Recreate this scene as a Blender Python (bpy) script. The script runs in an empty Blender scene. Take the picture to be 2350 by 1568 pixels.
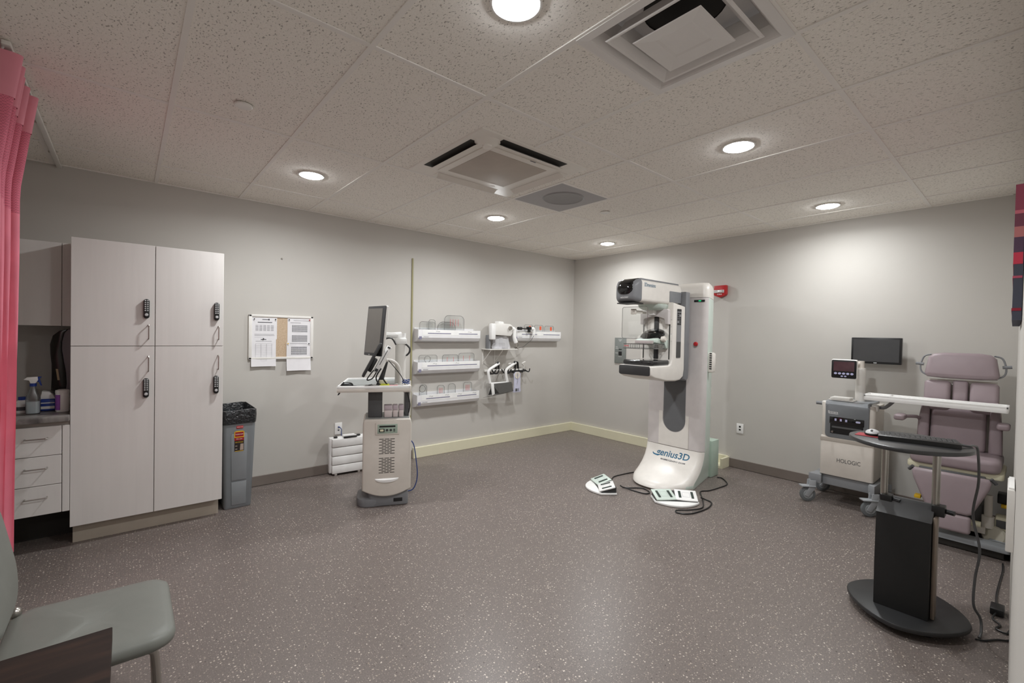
import bpy, bmesh, math, random
from mathutils import Matrix, Vector
random.seed(7)
SC = bpy.context.scene
COL = SC.collection
PI = math.pi
H = 2.7316          # ceiling height


# ------------------------------------------------------------------ materials
def lin(c):
    out = []
    for v in c[:3]:
        v = v / 255.0
        out.append(v / 12.92 if v <= 0.04045 else ((v + 0.055) / 1.055) ** 2.4)
    return (out[0], out[1], out[2], 1.0)


def setin(b, names, v):
    for n in names:
        if n in b.inputs:
            b.inputs[n].default_value = v
            return


MATS = {}


def mat(name, col, rough=0.5, metal=0.0, spec=0.5, var=0.03, scale=14.0, bump=0.0, bscale=200.0, coat=0.0, emit=None, estr=0.0):
    """A plain procedural surface: base colour with a faint noise variation and an optional fine bump."""
    if name in MATS:
        return MATS[name]
    m = bpy.data.materials.new(name)
    m.use_nodes = True
    nt = m.node_tree
    b = nt.nodes['Principled BSDF']
    c = lin(col)
    setin(b, ['Roughness'], rough)
    setin(b, ['Metallic'], metal)
    setin(b, ['Specular IOR Level', 'Specular'], spec)
    setin(b, ['Coat Weight'], coat)
    tc = nt.nodes.new('ShaderNodeTexCoord')
    if var > 0:
        n = nt.nodes.new('ShaderNodeTexNoise')
        n.inputs['Scale'].default_value = scale
        n.inputs['Detail'].default_value = 3
        nt.links.new(tc.outputs['Object'], n.inputs['Vector'])
        r = nt.nodes.new('ShaderNodeValToRGB')
        r.color_ramp.elements[0].position = 0.3
        r.color_ramp.elements[1].position = 0.7
        r.color_ramp.elements[0].color = tuple(max(0, x * (1 - var)) for x in c[:3]) + (1,)
        r.color_ramp.elements[1].color = tuple(min(1, x * (1 + var)) for x in c[:3]) + (1,)
        nt.links.new(n.outputs['Fac'], r.inputs['Fac'])
        nt.links.new(r.outputs['Color'], b.inputs['Base Color'])
    else:
        b.inputs['Base Color'].default_value = c
    if bump > 0:
        n2 = nt.nodes.new('ShaderNodeTexNoise')
        n2.inputs['Scale'].default_value = bscale
        nt.links.new(tc.outputs['Object'], n2.inputs['Vector'])
        bp = nt.nodes.new('ShaderNodeBump')
        bp.inputs['Strength'].default_value = bump
        bp.inputs['Distance'].default_value = 0.002
        nt.links.new(n2.outputs['Fac'], bp.inputs['Height'])
        nt.links.new(bp.outputs['Normal'], b.inputs['Normal'])
    if emit is not None:
        setin(b, ['Emission Color', 'Emission'], lin(emit))
        setin(b, ['Emission Strength'], estr)
    MATS[name] = m
    return m


def clear_mat(name, tint=(251, 252, 252), gloss=0.05, rough=0.05):
    """Thin clear plastic sheet: mostly straight transmission with a fresnel sheen."""
    m = bpy.data.materials.new(name)
    m.use_nodes = True
    nt = m.node_tree
    for n in list(nt.nodes):
        if n.type != 'OUTPUT_MATERIAL':
            nt.nodes.remove(n)
    out = [n for n in nt.nodes if n.type == 'OUTPUT_MATERIAL'][0]
    tr = nt.nodes.new('ShaderNodeBsdfTransparent')
    tr.inputs['Color'].default_value = lin(tint)
    gl = nt.nodes.new('ShaderNodeBsdfGlossy')
    gl.inputs['Roughness'].default_value = rough
    lw = nt.nodes.new('ShaderNodeLayerWeight')
    lw.inputs['Blend'].default_value = 0.25
    ma = nt.nodes.new('ShaderNodeMath')
    ma.operation = 'MULTIPLY_ADD'
    ma.inputs[1].default_value = 0.45
    ma.inputs[2].default_value = gloss
    nt.links.new(lw.outputs['Facing'], ma.inputs[0])
    mx = nt.nodes.new('ShaderNodeMixShader')
    nt.links.new(ma.outputs[0], mx.inputs['Fac'])
    nt.links.new(tr.outputs[0], mx.inputs[1])
    nt.links.new(gl.outputs[0], mx.inputs[2])
    nt.links.new(mx.outputs[0], out.inputs['Surface'])
    MATS[name] = m
    return m


def nodes_of(m):
    nt = m.node_tree
    return nt, nt.nodes['Principled BSDF']


def ramp(nt, fac, stops):
    r = nt.nodes.new('ShaderNodeValToRGB')
    e = r.color_ramp.elements
    while len(e) < len(stops):
        e.new(0.5)
    for k, (p, c) in enumerate(stops):
        e[k].position = p
        e[k].color = c if len(c) == 4 else tuple(c) + (1,)
    nt.links.new(fac, r.inputs['Fac'])
    return r.outputs['Color']


def mixc(nt, fac, a, b):
    x = nt.nodes.new('ShaderNodeMix')
    x.data_type = 'RGBA'
    if hasattr(fac, 'is_linked'):
        nt.links.new(fac, x.inputs[0])
    else:
        x.inputs[0].default_value = fac
    for s, v in ((6, a), (7, b)):
        if hasattr(v, 'is_linked'):
            nt.links.new(v, x.inputs[s])
        else:
            x.inputs[s].default_value = v
    return x.outputs[2]


def mathn(nt, op, a, b=None):
    n = nt.nodes.new('ShaderNodeMath')
    n.operation = op
    for k, v in enumerate((a, b)):
        if v is None:
            continue
        if hasattr(v, 'is_linked'):
            nt.links.new(v, n.inputs[k])
        else:
            n.inputs[k].default_value = v
    return n.outputs[0]


def floor_mat():
    m = mat('speckled_vinyl', (112, 101, 96), rough=0.36, var=0.0)
    nt, b = nodes_of(m)
    tc = nt.nodes.new('ShaderNodeTexCoord')
    co = tc.outputs['Object']
    n = nt.nodes.new('ShaderNodeTexNoise')
    n.inputs['Scale'].default_value = 160
    n.inputs['Detail'].default_value = 4
    nt.links.new(co, n.inputs['Vector'])
    base = ramp(nt, n.outputs['Fac'], [(0.3, lin((99, 91, 87))), (0.7, lin((123, 113, 108)))])
    cur = base

    def flecks(cur, scale, share, size, colors, off):
        mp = nt.nodes.new('ShaderNodeMapping')
        mp.inputs['Location'].default_value = (off, off * 0.7, 0)
        mp.inputs['Scale'].default_value = (1, 1, 0.0)
        nt.links.new(co, mp.inputs['Vector'])
        nz = nt.nodes.new('ShaderNodeTexNoise')
        nz.inputs['Scale'].default_value = scale * 2.2
        nt.links.new(mp.outputs[0], nz.inputs['Vector'])
        ad = nt.nodes.new('ShaderNodeVectorMath')
        ad.operation = 'MULTIPLY_ADD'
        nt.links.new(nz.outputs['Color'], ad.inputs[0])
        ad.inputs[1].default_value = (0.6 / scale, 0.6 / scale, 0)
        nt.links.new(mp.outputs[0], ad.inputs[2])
        v = nt.nodes.new('ShaderNodeTexVoronoi')
        v.voronoi_dimensions = '2D'
        v.inputs['Scale'].default_value = scale
        nt.links.new(ad.outputs[0], v.inputs['Vector'])
        sp = nt.nodes.new('ShaderNodeSeparateColor')
        nt.links.new(v.outputs['Color'], sp.inputs[0])
        sel = mathn(nt, 'LESS_THAN', sp.outputs[0], share)
        # each fleck its own size
        lim = mathn(nt, 'MULTIPLY_ADD', sp.outputs[1], size)
        lim.node.inputs[2].default_value = size * 0.45
        ins = mathn(nt, 'LESS_THAN', v.outputs['Distance'], lim)
        f = mathn(nt, 'MULTIPLY', sel, ins)
        c = ramp(nt, sp.outputs[2], colors)
        return mixc(nt, f, cur, c)
    cur = flecks(cur, 62, 0.30, 0.17, [(0.0, lin((214, 204, 192))), (0.55, lin((190, 178, 166))), (1.0, lin((150, 136, 122)))], 0.0)
    cur = flecks(cur, 105, 0.34, 0.2, [(0.0, lin((170, 158, 148))), (1.0, lin((135, 123, 116)))], 3.1)
    cur = flecks(cur, 50, 0.10, 0.12, [(0.0, lin((58, 50, 47))), (1.0, lin((74, 64, 60)))], 7.7)
    nt.links.new(cur, b.inputs['Base Color'])
    bp = nt.nodes.new('ShaderNodeBump')
    bp.inputs['Strength'].default_value = 0.05
    bp.inputs['Distance'].default_value = 0.002
    nt.links.new(n.outputs['Fac'], bp.inputs['Height'])
    nt.links.new(bp.outputs['Normal'], b.inputs['Normal'])
    return m


def tile_mat():
    m = mat('acoustic_tile', (200, 194, 186), rough=0.95, var=0.0, spec=0.1)
    nt, b = nodes_of(m)
    tc = nt.nodes.new('ShaderNodeTexCoord')
    co = tc.outputs['Object']
    mp = nt.nodes.new('ShaderNodeMapping')
    mp.inputs['Rotation'].default_value = (0, 0, 0.6)
    mp.inputs['Scale'].default_value = (1, 0.55, 1)
    nt.links.new(co, mp.inputs['Vector'])
    n = nt.nodes.new('ShaderNodeTexNoise')
    n.inputs['Scale'].default_value = 135
    n.inputs['Detail'].default_value = 3
    nt.links.new(mp.outputs[0], n.inputs['Vector'])
    pits = ramp(nt, n.outputs['Fac'], [(0.33, (1, 1, 1)), (0.40, (0, 0, 0))])
    n2 = nt.nodes.new('ShaderNodeTexNoise')
    n2.inputs['Scale'].default_value = 240
    nt.links.new(co, n2.inputs['Vector'])
    base = ramp(nt, n2.outputs['Fac'], [(0.3, lin((235, 230, 222))), (0.7, lin((247, 242, 235)))])
    sep = nt.nodes.new('ShaderNodeSeparateColor')
    nt.links.new(pits, sep.inputs[0])
    cur = mixc(nt, mathn(nt, 'MULTIPLY', sep.outputs[0], 0.75), base, lin((146, 138, 131)))
    nt.links.new(cur, b.inputs['Base Color'])
    bp = nt.nodes.new('ShaderNodeBump')
    bp.inputs['Strength'].default_value = 0.5
    bp.inputs['Distance'].default_value = 0.003
    bp.invert = True
    nt.links.new(sep.outputs[0], bp.inputs['Height'])
    nt.links.new(bp.outputs['Normal'], b.inputs['Normal'])
    return m


def streak_mat(name, stops, scale=(1, 8, 1), nscale=3.0, rough=0.35, distort=1.5):
    m = mat(name, (120, 120, 120), rough=rough, var=0.0)
    nt, b = nodes_of(m)
    tc = nt.nodes.new('ShaderNodeTexCoord')
    mp = nt.nodes.new('ShaderNodeMapping')
    mp.inputs['Scale'].default_value = scale
    nt.links.new(tc.outputs['Object'], mp.inputs['Vector'])
    n = nt.nodes.new('ShaderNodeTexNoise')
    n.inputs['Scale'].default_value = nscale
    n.inputs['Detail'].default_value = 6
    n.inputs['Distortion'].default_value = distort
    nt.links.new(mp.outputs[0], n.inputs['Vector'])
    nt.links.new(ramp(nt, n.outputs['Fac'], [(p, lin(c)) for p, c in stops]), b.inputs['Base Color'])
    return m


# ------------------------------------------------------------------ mesh builder
class MB:
    def __init__(self):
        self.bm = bmesh.new()

    def _merge(self, b2, mi=0, M=None):
        if M is not None:
            b2.transform(M)
        for f in b2.faces:
            f.material_index = mi
        me = bpy.data.meshes.new('tmp')
        b2.to_mesh(me)
        b2.free()
        self.bm.from_mesh(me)
        bpy.data.meshes.remove(me)
        return self

    def box(self, x0, x1, y0, y1, z0, z1, bev=0.0, seg=2, mi=0, M=None):
        b2 = bmesh.new()
        bmesh.ops.create_cube(b2, size=1.0)
        sx, sy, sz = abs(x1 - x0), abs(y1 - y0), abs(z1 - z0)
        bmesh.ops.scale(b2, vec=(sx, sy, sz), verts=b2.verts)
        bmesh.ops.translate(b2, vec=((x0 + x1) / 2, (y0 + y1) / 2, (z0 + z1) / 2), verts=b2.verts)
        if bev > 0:
            bev = min(bev, 0.49 * min(sx, sy, sz))
            bmesh.ops.bevel(b2, geom=list(b2.edges), offset=bev, segments=seg, profile=0.5, affect='EDGES', clamp_overlap=True)
        return self._merge(b2, mi, M)

    def prism(self, pts, axis, a, b, bev=0.0, seg=2, mi=0, M=None):
        """2-D outline extruded along an axis: x -> (y,z), y -> (x,z), z -> (x,y)."""
        b2 = bmesh.new()

        def p3(u, v, w):
            return {'x': (w, u, v), 'y': (u, w, v), 'z': (u, v, w)}[axis]
        A = [b2.verts.new(p3(u, v, a)) for u, v in pts]
        B = [b2.verts.new(p3(u, v, b)) for u, v in pts]
        n = len(pts)
        fa = b2.faces.new(A)
        fb = b2.faces.new(B[::-1])
        for i in range(n):
            b2.faces.new((A[i], B[i], B[(i + 1) % n], A[(i + 1) % n]))
        bmesh.ops.recalc_face_normals(b2, faces=b2.faces)
        if bev > 0:
            es = [e for e in b2.edges if fa in e.link_faces or fb in e.link_faces]
            bmesh.ops.bevel(b2, geom=es, offset=bev, segments=seg, profile=0.5, affect='EDGES', clamp_overlap=True)
        return self._merge(b2, mi, M)

    def cyl(self, p0, p1, r0, r1=None, n=24, mi=0, cap=True, M=None):
        r1 = r0 if r1 is None else r1
        p0, p1 = Vector(p0), Vector(p1)
        d = p1 - p0
        b2 = bmesh.new()
        bmesh.ops.create_cone(b2, cap_ends=cap, segments=n, radius1=r0, radius2=r1, depth=d.length)
        R = d.to_track_quat('Z', 'Y').to_matrix().to_4x4()
        R.translation = (p0 + p1) / 2
        b2.transform(R)
        return self._merge(b2, mi, M)

    def lathe(self, prof, c=(0, 0, 0), axis=(0, 0, 1), n=28, mi=0, sx=1.0, sy=1.0, M=None):
        b2 = bmesh.new()
        rings = []
        for r, z in prof:
            if r < 1e-5:
                rings.append([b2.verts.new((0, 0, z))])
            else:
                rings.append([b2.verts.new((r * sx * math.cos(2 * PI * k / n), r * sy * math.sin(2 * PI * k / n), z)) for k in range(n)])
        for a, b in zip(rings, rings[1:]):
            if len(a) == 1 and len(b) == 1:
                continue
            for k in range(n):
                k2 = (k + 1) % n
                if len(a) == 1:
                    b2.faces.new((a[0], b[k], b[k2]))
                elif len(b) == 1:
                    b2.faces.new((a[k], a[k2], b[0]))
                else:
                    b2.faces.new((a[k], a[k2], b[k2], b[k]))
        bmesh.ops.recalc_face_normals(b2, faces=b2.faces)
        R = Vector(axis).to_track_quat('Z', 'Y').to_matrix().to_4x4()
        R.translation = Vector(c)
        b2.transform(R)
        return self._merge(b2, mi, M)

    def ball(self, c, r, mi=0, n=16, M=None):
        rx, ry, rz = r if isinstance(r, (tuple, list)) else (r, r, r)
        b2 = bmesh.new()
        bmesh.ops.create_uvsphere(b2, u_segments=n, v_segments=max(6, n // 2), radius=1)
        bmesh.ops.scale(b2, vec=(rx, ry, rz), verts=b2.verts)
        bmesh.ops.translate(b2, vec=c, verts=b2.verts)
        return self._merge(b2, mi, M)

    def loft(self, loops, caps=True, mi=0, closed=True, M=None):
        b2 = bmesh.new()
        R = [[b2.verts.new(p) for p in lp] for lp in loops]
        n = len(R[0])
        for a, b in zip(R, R[1:]):
            for k in range(n if closed else n - 1):
                k2 = (k + 1) % n
                b2.faces.new((a[k], a[k2], b[k2], b[k]))
        if caps and closed:
            b2.faces.new(R[0][::-1])
            b2.faces.new(R[-1])
        bmesh.ops.recalc_face_normals(b2, faces=b2.faces)
        return self._merge(b2, mi, M)

    def tube(self, pts, r, n=8, sub=6, mi=0, closed=False, M=None):
        P = [Vector(p) for p in pts]
        if sub > 1 and len(P) > 2:
            Q = []
            m = len(P)
            for i in range(m if closed else m - 1):
                if closed:
                    p0, p1, p2, p3 = P[(i - 1) % m], P[i], P[(i + 1) % m], P[(i + 2) % m]
                else:
                    p0, p1, p2, p3 = P[max(i - 1, 0)], P[i], P[i + 1], P[min(i + 2, m - 1)]
                for k in range(sub):
                    t = k / sub
                    Q.append(0.5 * ((2 * p1) + (p2 - p0) * t + (2 * p0 - 5 * p1 + 4 * p2 - p3) * t * t + (3 * p1 - p0 - 3 * p2 + p3) * t ** 3))
            if not closed:
                Q.append(P[-1])
            P = Q
        m = len(P)
        loops = []
        up = None
        for i in range(m):
            if closed:
                t = (P[(i + 1) % m] - P[(i - 1) % m])
            else:
                t = P[min(i + 1, m - 1)] - P[max(i - 1, 0)]
            t = t.normalized() if t.length > 1e-9 else Vector((0, 0, 1))
            if up is None:
                up = Vector((0, 0, 1)) if abs(t.z) < 0.9 else Vector((1, 0, 0))
            s = t.cross(up)
            if s.length < 1e-6:
                s = t.orthogonal()
            s.normalize()
            up = s.cross(t).normalized()
            loops.append([P[i] + s * (r * math.cos(2 * PI * k / n)) + up * (r * math.sin(2 * PI * k / n)) for k in range(n)])
        if closed:
            loops.append(loops[0])
        return self.loft(loops, caps=not closed, mi=mi, M=M)

    def quad(self, a, b, c, d, mi=0):
        b2 = bmesh.new()
        b2.faces.new([b2.verts.new(p) for p in (a, b, c, d)])
        return self._merge(b2, mi)


def rrect(x0, x1, y0, y1, r, k=6):
    """Rounded rectangle outline, counter-clockwise."""
    r = min(r, 0.499 * (x1 - x0), 0.499 * (y1 - y0))
    pts = []
    for cx, cy, a in ((x1 - r, y1 - r, 0), (x0 + r, y1 - r, 90), (x0 + r, y0 + r, 180), (x1 - r, y0 + r, 270)):
        for i in range(k + 1):
            t = math.radians(a + 90 * i / k)
            pts.append((cx + r * math.cos(t), cy + r * math.sin(t)))
    return pts


def obj_from(name, mb, mats, parent=None, smooth=32):
    me = bpy.data.meshes.new(name)
    bm = mb.bm
    bmesh.ops.recalc_face_normals(bm, faces=bm.faces) if False else None
    bm.to_mesh(me)
    bm.free()
    for m in (mats if isinstance(mats, (list, tuple)) else [mats]):
        me.materials.append(m)
    if smooth:
        me.shade_smooth()
        me.set_sharp_from_angle(angle=math.radians(smooth))
    o = bpy.data.objects.new(name, me)
    COL.objects.link(o)
    if parent is not None:
        o.parent = parent
    return o


def tag(o, label, cat, group=None, kind=None):
    if label:
        o['label'] = label
    if cat:
        o['category'] = cat
    if group:
        o['group'] = group
    if kind:
        o['kind'] = kind
    return o


def struct(name, mb, mats, label=None, smooth=0):
    o = obj_from(name, mb, mats, None, smooth)
    o['kind'] = 'structure'
    if label:
        o['label'] = label
    return o


class Thing:
    """An Empty at the base of a thing; parts are meshes parented to it. Shapes come in world coordinates
    unless local=True."""

    def __init__(self, name, label, cat, loc=(0, 0, 0), rotz=0.0, group=None, local=False):
        o = bpy.data.objects.new(name, None)
        o.empty_display_size = 0.1
        COL.objects.link(o)
        o.location = loc
        o.rotation_euler = (0, 0, rotz)
        tag(o, label, cat, group)
        self.o = o
        self.M = Matrix.Translation(Vector(loc)) @ Matrix.Rotation(rotz, 4, 'Z')
        self.inv = Matrix.Identity(4) if local else self.M.inverted()

    def part(self, name, mb, mats, parent=None, label=None, smooth=32, kind=None):
        mb.bm.transform(self.inv)
        p = obj_from(name, mb, mats, parent or self.o, smooth)
        if label:
            p['label'] = label
        if kind:
            p['kind'] = kind
        return p

    def text(self, name, s, center, xdir, ydir, width=None, height=None, m=None, parent=None, ext=0.0006, shear=0.0):
        mb = text_mb(s, center, xdir, ydir, width, height, ext, shear)
        return self.part(name, mb, m, parent, smooth=0)


def single(name, mb, mats, label, cat, loc=(0, 0, 0), rotz=0.0, group=None, local=False, smooth=32):
    M = Matrix.Translation(Vector(loc)) @ Matrix.Rotation(rotz, 4, 'Z')
    if not local:
        mb.bm.transform(M.inverted())
    o = obj_from(name, mb, mats, None, smooth)
    o.location = loc
    o.rotation_euler = (0, 0, rotz)
    tag(o, label, cat, group)
    return o


def text_mb(s, center, xdir, ydir, width=None, height=None, ext=0.0006, shear=0.0, bold=0.0):
    cu = bpy.data.curves.new('t', 'FONT')
    cu.offset = bold
    cu.body = s
    cu.size = 1.0
    cu.extrude = 0.0
    cu.shear = shear
    cu.align_x = 'CENTER'
    cu.resolution_u = 3
    ob = bpy.data.objects.new('t', cu)
    COL.objects.link(ob)
    bpy.context.view_layer.update()
    me = bpy.data.meshes.new_from_object(ob.evaluated_get(bpy.context.evaluated_depsgraph_get()))
    bpy.data.objects.remove(ob)
    bpy.data.curves.remove(cu)
    mb = MB()
    mb.bm.from_mesh(me)
    bpy.data.meshes.remove(me)
    vs = [v.co for v in mb.bm.verts]
    x0, x1 = min(v.x for v in vs), max(v.x for v in vs)
    y0, y1 = min(v.y for v in vs), max(v.y for v in vs)
    sx = width / (x1 - x0) if width else None
    sy = height / (y1 - y0) if height else None
    sx = sx or sy
    sy = sy or sx
    X, Y = Vector(xdir).normalized(), Vector(ydir).normalized()
    Z = X.cross(Y)
    for v in mb.bm.verts:
        u = (v.co.x - (x0 + x1) / 2) * sx
        w = (v.co.y - (y0 + y1) / 2) * sy
        v.co = Vector(center) + X * u + Y * w + Z * ext
    return mb


def copy_tree(o, parent=None):
    c = o.copy()
    COL.objects.link(c)
    if parent is not None:
        c.parent = parent
    for ch in [x for x in KIDS(o)]:
        copy_tree(ch, c)
    return c


def KIDS(o):
    return [x for x in bpy.data.objects if x.parent == o]


XB, YB = (1, 0, 0), (0, 0, 1)        # lettering on surfaces that face -y
XR, YR = (0, -1, 0), (0, 0, 1)       # lettering on surfaces that face -x

# ------------------------------------------------------------------ palette
M_WALL = mat('wall_paint', (193, 189, 183), rough=0.62, var=0.015, scale=2.0, bump=0.06, bscale=350, spec=0.3)
M_FLOOR = floor_mat()
M_TILE = tile_mat()
M_TEE = mat('grid_white', (236, 232, 227), rough=0.9, var=0.01, spec=0.15)
M_CREAM = mat('cream_trim', (222, 217, 190), rough=0.45, var=0.01)
M_BASEB = mat('brown_grey_vinyl', (118, 108, 101), rough=0.5, var=0.02)
M_LAM = streak_mat('white_laminate', [(0.3, (214, 210, 206)), (0.7, (218, 214, 210))], (14, 14, 0.8), 2.0, 0.42, 0.4)
M_LAMIN = mat('laminate_edge', (176, 168, 160), rough=0.5)
M_PLINTH = mat('plinth_beige', (168, 158, 144), rough=0.5)
M_DARK = mat('dark_gap', (40, 37, 33), rough=0.7)
M_CHROME = mat('satin_metal', (176, 172, 166), rough=0.28, metal=1.0, var=0.02)
M_BLACK = mat('black_plastic', (24, 24, 25), rough=0.38)
M_BLACKG = mat('black_gloss', (14, 14, 16), rough=0.08, coat=0.4)
M_KEY = mat('grey_key', (190, 190, 190), rough=0.4)
M_WHITE = mat('white_plastic', (226, 223, 218), rough=0.38)
M_WHITE2 = mat('bright_white_plastic', (238, 237, 235), rough=0.35)
M_OFFW = mat('warm_white_plastic', (214, 207, 198), rough=0.42)
M_GREY = mat('mid_grey_plastic', (122, 123, 126), rough=0.45)
M_DGREY = mat('dark_grey_plastic', (82, 82, 83), rough=0.45)
M_DDGREY = mat('charcoal_plastic', (54, 54, 55), rough=0.42)
M_MINT = mat('mint_plastic', (204, 216, 207), rough=0.4)
M_BLUE = mat('blue_plastic', (30, 58, 140), rough=0.4)
M_LBLUE = mat('blue_cable', (42, 66, 128), rough=0.45)
M_RED = mat('red_plastic', (178, 32, 36), rough=0.35)
M_YEL = mat('yellow_print', (222, 178, 32), rough=0.5)
M_TEAL = mat('teal_print', (22, 96, 130), rough=0.5)
M_INK = mat('grey_print', (88, 88, 94), rough=0.7)
M_LINK = mat('pale_print', (176, 174, 178), rough=0.7)
M_PAPER = mat('paper', (228, 226, 228), rough=0.8)
M_CORK = streak_mat('cork', [(0.3, (182, 158, 132)), (0.7, (202, 180, 154))], (90, 90, 90), 1.0, 0.9, 0)
M_BIN = mat('bin_grey', (124, 128, 131), rough=0.5)
M_LINER = mat('black_liner', (34, 36, 39), rough=0.2, coat=0.3, bump=1.0, bscale=30)
for n_ in M_LINER.node_tree.nodes:
    if n_.type == 'BUMP':
        n_.inputs['Distance'].default_value = 0.02
    if n_.type == 'TEX_NOISE' and abs(n_.inputs['Scale'].default_value - 30) < 1e-3:
        n_.inputs['Distortion'].default_value = 1.2
M_MAUVE = mat('mauve_vinyl', (148, 133, 137), rough=0.42, bump=0.05, bscale=300)
M_SEAT = mat('sage_grey_vinyl', (116, 117, 111), rough=0.5, bump=0.08, bscale=420)
M_WOOD = streak_mat('dark_wood', [(0.25, (26, 18, 15)), (0.5, (40, 28, 23)), (0.8, (62, 42, 32))], (1.5, 14, 14), 1.6, 0.55, 0.8)
setin(M_WOOD.node_tree.nodes['Principled BSDF'], ['Specular IOR Level', 'Specular'], 0.2)
setin(M_WOOD.node_tree.nodes['Principled BSDF'], ['Roughness'], 0.7)
M_STONE = streak_mat('grey_veined_laminate', [(0.25, (72, 68, 66)), (0.45, (128, 122, 118)), (0.62, (100, 95, 92)), (0.8, (176, 168, 160))], (2.2, 16, 2.2), 2.2, 0.25, 2.5)
M_CLEAR = clear_mat('clear_acrylic')
M_CLEAR2 = clear_mat('clear_edge', (182, 182, 184), 0.2)
M_BAG = clear_mat('milky_plastic', (236, 236, 238), 0.1, 0.2)
_nt = M_BAG.node_tree
_df = _nt.nodes.new('ShaderNodeBsdfDiffuse')
_df.inputs['Color'].default_value = lin((232, 231, 233))
_mx = _nt.nodes.new('ShaderNodeMixShader')
_mx.inputs['Fac'].default_value = 0.45
_src = [l for l in _nt.links if l.to_node.type == 'OUTPUT_MATERIAL'][0]
_nt.links.new(_src.from_socket, _mx.inputs[1])
_nt.links.new(_df.outputs[0], _mx.inputs[2])
_nt.links.new(_mx.outputs[0], _src.to_socket)
M_SCREEN = mat('screen_glass', (60, 60, 60), rough=0.16)
M_LSCREEN = mat('screen_grey', (98, 94, 89), rough=0.3)
CAMQ = (1031.40, 49.4614, -0.9049, 1.1668, -5.4404, -4.8575, 1.5149)
EXPO = 0.32
# ------------------------------------------------------------------ the setting
RX0, RY0 = -6.65, -6.4        # far limits of the room behind and left of the camera
NA, NB = (0.0, -4.755), (-4.85, -4.864)   # near wall line on the right of the frame

mb = MB()
mb.quad((RX0, RY0, 0), (0.15, RY0, 0), (0.15, 0.15, 0), (RX0, 0.15, 0))
struct('floor', mb, M_FLOOR, 'brown grey vinyl floor with pale flecks')

# ceiling: tiles cut by the grid, the diffuser bay left open
GX = [-0.39 - 0.6096 * k for k in range(0, 11)]
GY = [-0.547 - 1.2192 * k for k in range(0, 5)]
xs = sorted([0.15] + GX + [RX0])
ys = sorted([0.15] + GY + [-2.376, -3.595] + [RY0])
DX0, DX1, DY0, DY1 = -4.048, -3.438, -4.204, -3.595
mb = MB()
for a, b in zip(xs, xs[1:]):
    for c, d in zip(ys, ys[1:]):
        if abs(a - DX0) < 0.02 and abs(c - DY0) < 0.02:
            continue
        mb.quad((a, c, H), (a, d, H), (b, d, H), (b, c, H))
struct('ceiling', mb, M_TILE, 'speckled white acoustic ceiling tiles')
mb = MB()
for x in GX:
    mb.box(x - 0.012, x + 0.012, RY0, 0, H - 0.005, H + 0.004)
for y in GY:
    mb.box(RX0, 0, y - 0.012, y + 0.012, H - 0.0045, H + 0.004)
mb.box(DX0, DX1, -3.607, -3.583, H - 0.0045, H + 0.004)
mb.box(-2.828, -2.219, -2.388, -2.364, H - 0.0045, H + 0.004)
mb.box(RX0, 0, -0.022, 0, H - 0.006, H + 0.004)
mb.box(-0.022, 0, -4.7, 0, H - 0.006, H + 0.004)
struct('trim_1', mb, M_TEE, 'white ceiling grid bars between the tiles')

mb = MB()
mb.box(RX0, 0.0, 0, 0.12, 0, H + 0.15)
struct('wall_back', mb, M_WALL, 'greige wall behind the cabinets and paddle racks')
mb = MB()
mb.box(0, 0.12, RY0, 0.12, 0, H + 0.15)
struct('wall_right', mb, M_WALL, 'greige wall behind the mammography machine')
mb = MB()
mb.prism([NA, NB, (NB[0], NB[1] - 0.13), (NA[0], NA[1] - 0.13)], 'z', 0, H + 0.1)
struct('wall_front', mb, M_WALL, 'greige wall at the right edge of the view')
mb = MB()
mb.box(RX0, -6.12, RY0, -2.05, 0, H + 0.1)
mb.box(RX0 - 0.12, RX0, RY0, 0.12, 0, H + 0.15)
struct('wall_left', mb, M_WALL, 'greige wall beyond the pink curtain')
mb = MB()
mb.box(RX0 - 0.12, 0.12, RY0 - 0.12, RY0, 0, H + 0.15)
struct('wall_rear', mb, M_WALL, 'greige wall behind the camera')

mb = MB()
mb.box(-4.6, -2.84, -0.012, 0, 0.004, 0.10, 0.003)
struct('baseboard_back', mb, M_BASEB, 'brown grey vinyl baseboard left of the cream one')
mb = MB()
mb.box(-0.012, 0, -4.76, -2.51, 0.004, 0.105, 0.003)
struct('baseboard_right', mb, M_BASEB, 'brown grey vinyl baseboard on the right wall')
mb = MB()
mb.box(-2.83, -0.0, -0.036, 0, 0, 0.128, 0.004)
struct('trim_2', mb, M_CREAM, 'cream cable channel along the back wall')
mb = MB()
mb.box(-0.036, 0, -2.50, -0.036, 0, 0.128, 0.004)
mb.box(-0.19, -0.0, -2.515, -2.49, 0, 0.118, 0.002)
mb.box(-0.19, -0.036, -2.49, -2.2, 0, 0.03, 0.002)
struct('trim_3', mb, M_CREAM, 'cream cable channel along the right wall')
mb = MB()
mb.box(-2.878, -2.862, -0.014, 0, 0.0, 2.395)
struct('trim_4', mb, mat('olive_edge', (150, 144, 104), rough=0.5), 'thin olive edge strip of the wall panel')
mb = MB()
mb.lathe([(0, 0.006), (0.006, 0.006), (0.009, 0.003), (0.009, 0)], (-4.29, -0.0005, 2.213), (0, -1, 0), 14)
single('wall_screw', mb, M_CHROME, 'small metal screw high on the left wall above the pinboard', 'screw', (-4.29, -0.003, 2.213))

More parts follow.
